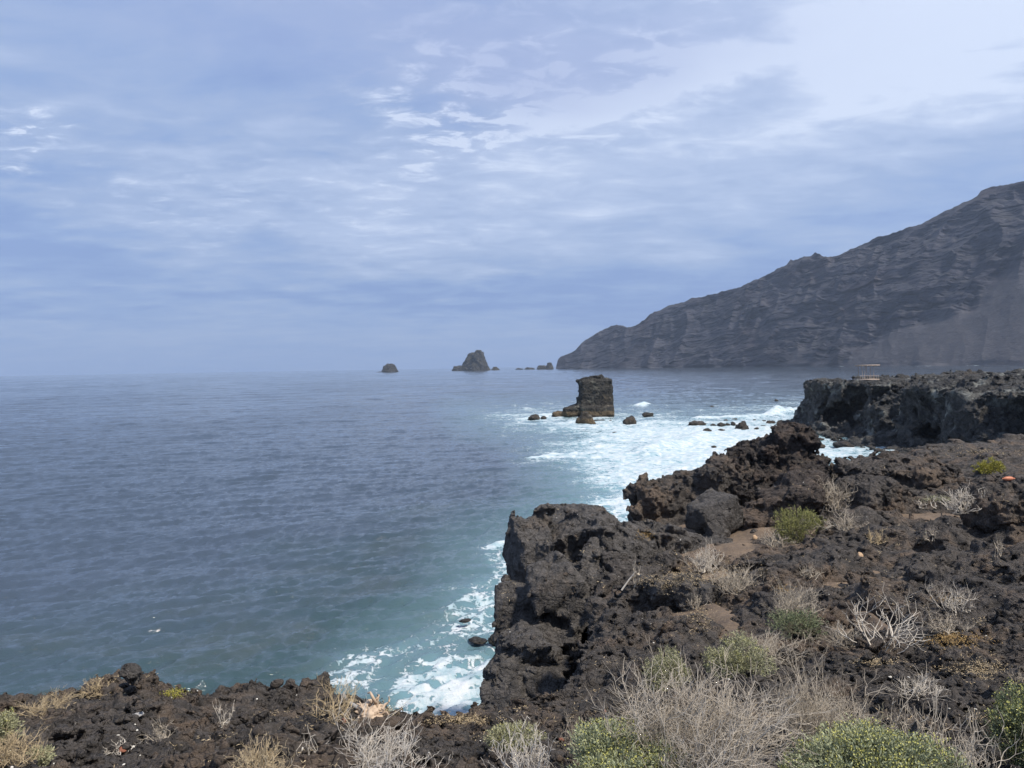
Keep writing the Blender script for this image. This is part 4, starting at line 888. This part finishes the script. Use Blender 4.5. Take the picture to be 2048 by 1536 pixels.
DB = [(1658, 1020, 80, 62, 'wispy dead bush standing behind the olive green shrub', 26, 3, M_TWIG), (1690, 1062, 90, 42, 'tangled pale dead bush right of the olive green shrub', 30, 3, M_TWIG), (1550, 1095, 64, 32, 'little dead bush in front of the olive green shrub', 18, 3, M_TWIG),
      (1414, 1140, 72, 48, 'fan shaped dead shrub standing alone on the brown soil', 40, 2, M_TWIGW), (1468, 1185, 96, 56, 'spreading pale dead shrub at the right edge of the soil track', 34, 3, M_TWIG), (1395, 1215, 36, 26, 'tiny greyish dead tuft at the lower end of the soil track', 12, 3, M_TWIG),
      (1932, 1022, 78, 42, 'upright pale dead shrub left of the craggy black boulder', 44, 2, M_TWIGW), (1618, 1152, 52, 20, 'low matted greyish dead tuft on a smooth grey rock', 22, 3, M_TWIG), (1590, 1238, 96, 66, 'upright bushy dead shrub above the low grey green shrub', 52, 3, M_TWIG),
      (1545, 1316, 130, 42, 'broad dead shrub right of the pale green shrub in the middle', 50, 3, M_TWIG), (1772, 1290, 170, 88, 'white bleached dead shrub with thick forking branches', 16, 2, M_TWIGW), (1690, 1290, 110, 42, 'grey twiggy bush leaning left against the white bleached shrub', 34, 3, M_TWIG),
      (1905, 1225, 76, 50, 'bleached dead shrub on the slope above the golden ground cover', 20, 3, M_TWIGW), (1895, 1262, 80, 34, 'thin dead branches just above the golden ground cover', 22, 3, M_TWIG), (1832, 1388, 104, 36, 'flat fanned dead shrub lying between tan leaf patches', 30, 2, M_TWIGW),
      (1930, 1575, 180, 110, 'dead bush with tall bare stalks at the lower right', 34, 3, M_TWIG), (1062, 1560, 130, 90, 'dead bush of straight pale stalks at the near edge left of the green shrub', 34, 3, M_TWIGW), (1160, 1500, 88, 62, 'small twiggy grey bush between two green shrubs', 22, 3, M_TWIG),
      (672, 1428, 92, 60, 'pale dead shrub beside the driftwood root', 22, 3, M_STRAW), (520, 1548, 110, 52, 'dense straw coloured dead tuft at the near edge', 60, 3, M_STRAW), (450, 1450, 50, 36, 'small bleached dead tuft on the near black lava', 8, 3, M_TWIGW),
      (318, 1475, 62, 30, 'dead twig cluster above the red stone', 12, 3, M_TWIG), (232, 1500, 64, 14, 'thin pale twigs lying left of the red stone', 8, 3, M_TWIGW), (88, 1420, 90, 22, 'straw coloured dead tuft flattened on the left cliff edge', 40, 3, M_STRAW),
      (190, 1385, 52, 22, 'curly dry grass tuft below the knob of lava', 26, 3, M_STRAW), (20, 1530, 100, 60, 'dry straw coloured tuft in the near left corner', 40, 3, M_STRAW), (1698, 1000, 30, 20, 'tiny dead tuft in the shadow left of the black outcrop', 8, 3, M_TWIG),
      (1865, 1080, 30, 26, 'very small dead tuft on black lava below the upright pale shrub', 7, 3, M_TWIG), (1855, 1015, 40, 20, 'small forked pale twigs left of the upright pale shrub', 7, 2, M_TWIGW), (2000, 1118, 26, 34, 'thin bare twig with a reddish base far right', 4, 3, M_TWIG),
      (1270, 1172, 22, 52, 'single forked bare twig on the headland edge', 3, 2, M_TWIG), (2040, 1370, 40, 30, 'small grey tuft at the right edge above the dark shrub', 14, 3, M_TWIG), (1745, 1085, 40, 26, 'small tan dead tuft in the cleft below the black outcrop', 14, 3, M_STRAW)]
for px, py, w_, h_, lab, n0, lv, mt in DB: dead_bush(px, py, w_, h_, lab, n0, lv, mt, thick=0.011 if px == 1772 else None)
dead_bush(745, 1560, 250, 105, 'wide pale dead bush of forked sticks at the near edge', 60, 3, M_TWIGW)
dead_bush(1400, 1560, 320, 175, 'biggest dead bush, a dense grey mass of arching stems', 150, 3, M_TWIG, kids=(4, 3, 3), wander=.20, up=.08, spread=.95)
dead_bush(1645, 1515, 210, 140, 'tall dense dead bush joining the biggest one on its right', 90, 3, M_TWIG, kids=(4, 3, 3), lean=(.15, 0), spread=.8)
dead_bush(1800, 1560, 160, 160, 'sparse tall bare stalks rising out of the widest green shrub', 10, 3, M_TWIG, kids=(2, 3, 2), spread=.6)
for px, py, w_, h_, mt, n, lab in ((925, 1440, 110, 16, M_STRAW, 900, 'strip of straw coloured dry plants in a lava cleft'), (770, 1425, 40, 30, M_STRAW, 500, 'dry tan leaves round the driftwood root'), (1905, 1280, 90, 22, M_GOLD, 1100, 'golden dry ground cover'),
                                (1760, 1325, 60, 10, M_STRAW, 500, 'pale tan dry leaf patch in the middle'), (1955, 1340, 80, 30, M_STRAW, 800, 'scattered pale tan dry leaves'), (1420, 1145, 150, 50, M_STRAW, 1500, 'dry stalks strewn on the brown soil'), (1320, 1160, 90, 30, M_STRAW, 800, 'dry litter in the hollow behind the headland face'), (1400, 1230, 50, 50, M_STRAW, 500, 'dry litter along the soil track'), (1290, 1070, 30, 20, M_GOLD, 260, 'rusty dry plants on the headland top'),
                                (1875, 998, 60, 10, M_LEAF['pale'], 500, 'flat mat of pale green plants'), (350, 1388, 30, 10, M_LEAF['yellow'], 240, 'small yellow green mat on the near lava'), (1990, 1440, 70, 14, M_STRAW, 300, 'dry leaves near the dark shrub'), (1010, 1470, 90, 16, M_STRAW, 420, 'dry crumbs on the near lava'),
                                (1900, 1200, 40, 8, M_GOLD, 200, 'golden dry plants on the slope'), (1960, 905, 160, 20, M_STRAW, 360, 'dry grass streaks on the far plateau'), (1570, 1180, 20, 14, M_GOLD, 120, 'rusty dry plants on the grey rock')):
    litter(px, py, w_, h_, lab, mt, n)

pts = []
rng = np.random.default_rng(21)
for i in range(3600):
    px = rng.uniform(0, 2048); py = 1536 - rng.random() * 620; c = hit(px, py)
    if NRM[2] > .55 and c[2] > 7 and np.hypot(c[0], c[1]) < 60 and per(np.array([[c[0] / 1.6, c[1] / 2.6, 0]]))[0] > .06: pts.append(c)
pts = np.repeat(np.array(pts), 9, axis=0); dd_ = np.linalg.norm(pts - [0, 0, EYE], axis=1)
pts = pts + rng.normal(size=pts.shape) * np.stack([.0030 * dd_, .0036 * dd_, .0002 * dd_], 1) + [0, 0, .002]
ln = rng.uniform(.4, 1.6, len(pts)) * (.012 + .0022 * dd_); V, Q = leaves(pts, unit(rng.normal(size=pts.shape) * [1, 1, .4] + [0, 0, .15]), ln, ln * .14, rng)
tag(link_mesh('dry_grass', V, Q, M_STRAW, smooth=False), 'short dry tan stalks and leaf crumbs strewn over the lava', kind='stuff')
# pebbles and bleached bits strewn over the lava: far too many to count
rng = np.random.default_rng(11); v2, f2 = ICO[2]; Vs, Fs, off = [], [], 0
Vw, Fw, offw = [], [], 0
for i in range(1900):
    px = rng.uniform(0, 2048); py = 1536 - (rng.random() ** 1.2) * 640
    c = hit(px, py); d = np.linalg.norm(c - [0, 0, EYE])
    if c[2] < 6.5 or d > 60: continue
    white = rng.random() < .07
    r_ = (min(rng.lognormal(-3.7, .5), .06) if not white else rng.uniform(.006, .016)) * (0.6 + d / 25)
    q = v2 * (1 + .35 * rng.normal(size=3)) * r_ * (1 + .25 * per(v2 * 1.3 + i * 1.7))[:, None] @ rotm(*rng.uniform(0, 6, 3)) * [1, 1, .7] + c
    if white: Vw.append(q); Fw.append(f2 + offw); offw += len(q)
    else: Vs.append(q); Fs.append(f2 + off); off += len(q)
tag(link_mesh('gravel', np.concatenate(Vs), np.concatenate(Fs), M_LAVA, smooth=False), 'loose lava gravel and cobbles', kind='stuff')
tag(link_mesh('shell_fragments', np.concatenate(Vw), np.concatenate(Fw), flat_mat('bleached_bits', (.35, .32, .27), (.7, .68, .62)), smooth=False), 'scattered white shell and pebble fragments', kind='stuff')
def stone(px, py, wpx, hpx, label, mat, seed, name='stone', cat='stone', flat=.3):
    c = hit(px, py); d = np.linalg.norm(c - [0, 0, EYE]); w_ = wpx / 2 * d / FPX; o = lump(name, c, (w_, w_ * .8, hpx * .8 * d / FPX), mat, seed, 3, flat, seed); return tag(o, label, cat)
M_REDS = flat_mat('red_stone', (.13, .050, .032), (.22, .085, .05), 6); M_SLATE = flat_mat('pale_grey_stone', (.20, .19, .18), (.30, .29, .28), 5); M_TAN = flat_mat('tan_stone', (.30, .19, .11), (.42, .29, .18), 6)
stone(244, 1501, 13, 7, 'rust red stone on the near black lava', M_REDS, 3); stone(276, 1431, 18, 7, 'flat pale grey stone slab on the near lava', M_SLATE, 4); stone(1210, 1426, 9, 8, 'small reddish stone left of the biggest dead bush', M_REDS, 5)
stone(1720, 1112, 12, 8, 'round tan stone on the dark slope', M_TAN, 6); stone(1510, 1078, 12, 10, 'ochre stone at the left foot of the olive shrub', M_TAN, 7); stone(687, 1443, 12, 8, 'small dark red stone below the driftwood root', M_REDS, 8)
stone(1123, 1480, 11, 6, 'small brick red stone near the green shrub with yellow buds', M_REDS, 9); stone(1656, 1238, 30, 14, 'dark rounded stone right of the upright dead shrub', M_RED, 12)
# orange float
c = hit(2017, 963); d = np.linalg.norm(c - [0, 0, EYE]); rr = 0.06; n_ = 12
r = root_obj('fishing_float', c + [0, 0, .08], 'faded orange plastic float lying on the black lava', 'float')
tp = np.linspace(-1, 1, 9); Pn = np.stack([tp * .15, tp * .02, tp * .0], 1)[None]; R_ = (rr * np.array([.25, .75, .95, 1, 1, 1, .95, .75, .25]))[None]
m_fl = flat_mat('orange_plastic', (.42, .13, .06), (.52, .21, .12), 5, .5)
V, Q = tubes(Pn, R_, 14); link_mesh('body', V, Q, m_fl, parent=r)
for s_ in (-1, 1):
    V, Q = tubes(np.array([[[s_ * .13, 0, 0], [s_ * .155, 0, 0], [s_ * .18, 0, 0]]]), np.array([[.025, .022, .015]]), 10); link_mesh('end_cap', V, Q, m_fl, parent=r)
# driftwood root
c = hit(742, 1436); d = np.linalg.norm(c - [0, 0, EYE]); rng = np.random.default_rng(4)
M_WOOD = flat_mat('weathered_wood', (.26, .18, .12), (.52, .40, .29), 14)
r = root_obj('driftwood', c, 'gnarled tan driftwood root on the near cliff edge', 'driftwood')
o = lump('root_mass', (0, 0, .05), (.19, .16, .13), M_WOOD, 31, 5, .5, .4, amp=.48, parent=r)
st = rng.normal(size=(16, 3)) * [.07, .06, .03] + [0, 0, .12]; pts, _ = grow(rng, st, unit(rng.normal(size=(16, 3)) + [-.2, -.1, .3]), rng.uniform(.12, .30, 16), 7, .55, -.05)
V, Q = tubes(pts, np.linspace(.030, .008, 7)[None] * rng.uniform(.6, 1.2, (16, 1)), 7); link_mesh('root_arms', V, Q, M_WOOD, parent=r)
pts = np.array([[[-.16, -.02, .14], [-.23, -.03, .19], [-.29, -.03, .25], [-.33, -.02, .32]]]); V, Q = tubes(pts, np.array([[.028, .026, .024, .018]]), 8); link_mesh('bleached_branch', V, Q, M_SLATE, parent=r)
def log_(px, py, L, th, label):
    c = hit(px, py); V, Q = tubes(np.array([[[-L / 2 * math.cos(th), 0, 0.02], [0, .02, L / 2 * abs(math.sin(th)) + .03], [L / 2 * math.cos(th), 0, L * abs(math.sin(th)) + .03]]]), np.array([[.022, .02, .012]]), 6)
    o = link_mesh('fallen_stick', V, Q, M_TWIGW); o.location = c; tag(o, label, 'stick')
log_(1258, 1182, .55, .9, 'bleached stick propped on the rocks beside the soil'); log_(1662, 1060, .5, .3, 'pale stick lying among the rocks left of the shaded cleft')

# ------------------------------------------------------------------ wooden shelter on the far cliff
M_PINE = flat_mat('pale_timber', (.33, .26, .21), (.46, .37, .30), 3)
SD = 168.0; base = P(1734, 757.5, SD); c0, c1 = P(1718, 757.5, SD), P(1752, 757.5, SD)
ok, loc, nrm, _, ob, _ = sc.ray_cast(DG, Vector((base[0], base[1], 30)), Vector((0, 0, -1)))
gz = loc[2] if ok else base[2]; log('shelter ground', gz, base)
sh = root_obj('shelter', (base[0], base[1], gz - .1), 'open wooden shelter with a flat roof on the far lava cliff', 'shelter')
u_ = FPX / SD   # photo pixels per metre there
def beam(a, b, r_): return tubes(np.array([[a, (np.array(a) + b) / 2, b]], float), np.full((1, 3), r_), 4)
H_ = 2.95
def cuboid(name, c, h, parent, mat=M_PINE):
    s_ = np.array([[x, y, z] for x in (-1, 1) for y in (-1, 1) for z in (-1, 1)]) * h + c
    o = link_mesh(name, s_, [[0, 1, 3, 2], [4, 6, 7, 5], [0, 4, 5, 1], [2, 3, 7, 6], [0, 2, 6, 4], [1, 5, 7, 3]], mat, smooth=False, parent=parent); return o
cuboid('roof', np.array([0.05, 0, H_ + .05]), np.array([1.95, 1.3, .09]), sh)
for q in range(4): cuboid('rafter', np.array([-1.5 + q * 1.0, 0, H_ - .09]), np.array([.045, 1.35, .048]), sh)
for x0, x1, y0 in ((-1.45, -1.2, -.9), (-.75, -.95, -.9), (.25, .55, .9), (.95, .90, -.9), (-1.35, -1.15, .9), (1.15, 1.0, .9)):
    V, Q = beam((x1, y0, 0), (x0, y0, H_ - .12), .042); link_mesh('post', V, Q, M_PINE, smooth=False, parent=sh)
cuboid('deck', np.array([-.1, 0, .18]), np.array([1.9, 1.4, .10]), sh)
for x0 in np.linspace(-1.9, 1.7, 9): V, Q = beam((x0, -1.3, .1), (x0, -1.3, .98), .03); link_mesh('rail_post', V, Q, M_PINE, smooth=False, parent=sh)
V, Q = beam((-1.95, -1.3, .98), (1.75, -1.3, .98), .03); link_mesh('rail', V, Q, M_PINE, smooth=False, parent=sh)
for i, (px, w_, h_, lab) in enumerate(((1655, 1.0, .7, 'small black boulder near the seaward end of the far cliff top'), (1672, 1.6, .8, 'wide dark boulder on the far cliff top left of the shelter'), (1686, .9, .6, 'dark boulder closest to the shelter on its seaward side'),
                                     (1762, 2.0, .9, 'grey green boulder just right of the shelter'), (1788, 2.6, .6, 'long low grey boulder second right of the shelter'))):
    q = P(px, 752, 176); ok, loc, *_ = sc.ray_cast(DG, Vector((q[0], q[1], 30)), Vector((0, 0, -1))); tag(lump('boulder', (q[0], q[1], (loc[2] if ok else 10) - .1), (w_, w_ * .8, h_), M_CLIFF, i + 60, 4, .4), lab, 'boulder')

# ------------------------------------------------------------------ air
hz = link_mesh('haze', np.array([[x, y, z] for x in (-8200, 8200) for y in (-2500, 8200) for z in (-60, 1500)], float), [[0, 1, 3, 2], [4, 6, 7, 5], [0, 4, 5, 1], [2, 3, 7, 6], [0, 2, 6, 4], [1, 5, 7, 3]], bpy.data.materials.new('haze_air'), smooth=False)
m = hz.data.materials[0]; m.use_nodes = True; t = NT(m.node_tree); t.n.clear(); pv = t.new('ShaderNodeVolumePrincipled'); o_ = t.new('ShaderNodeOutputMaterial'); t.l.new(pv.outputs[0], o_.inputs['Volume'])
pv.inputs['Color'].default_value = (0.66, 0.80, 1.0, 1); pv.inputs['Density'].default_value = 0.000075; pv.inputs['Anisotropy'].default_value = 0.2
tag(hz, 'thin blue sea haze', kind='stuff')
log('done')
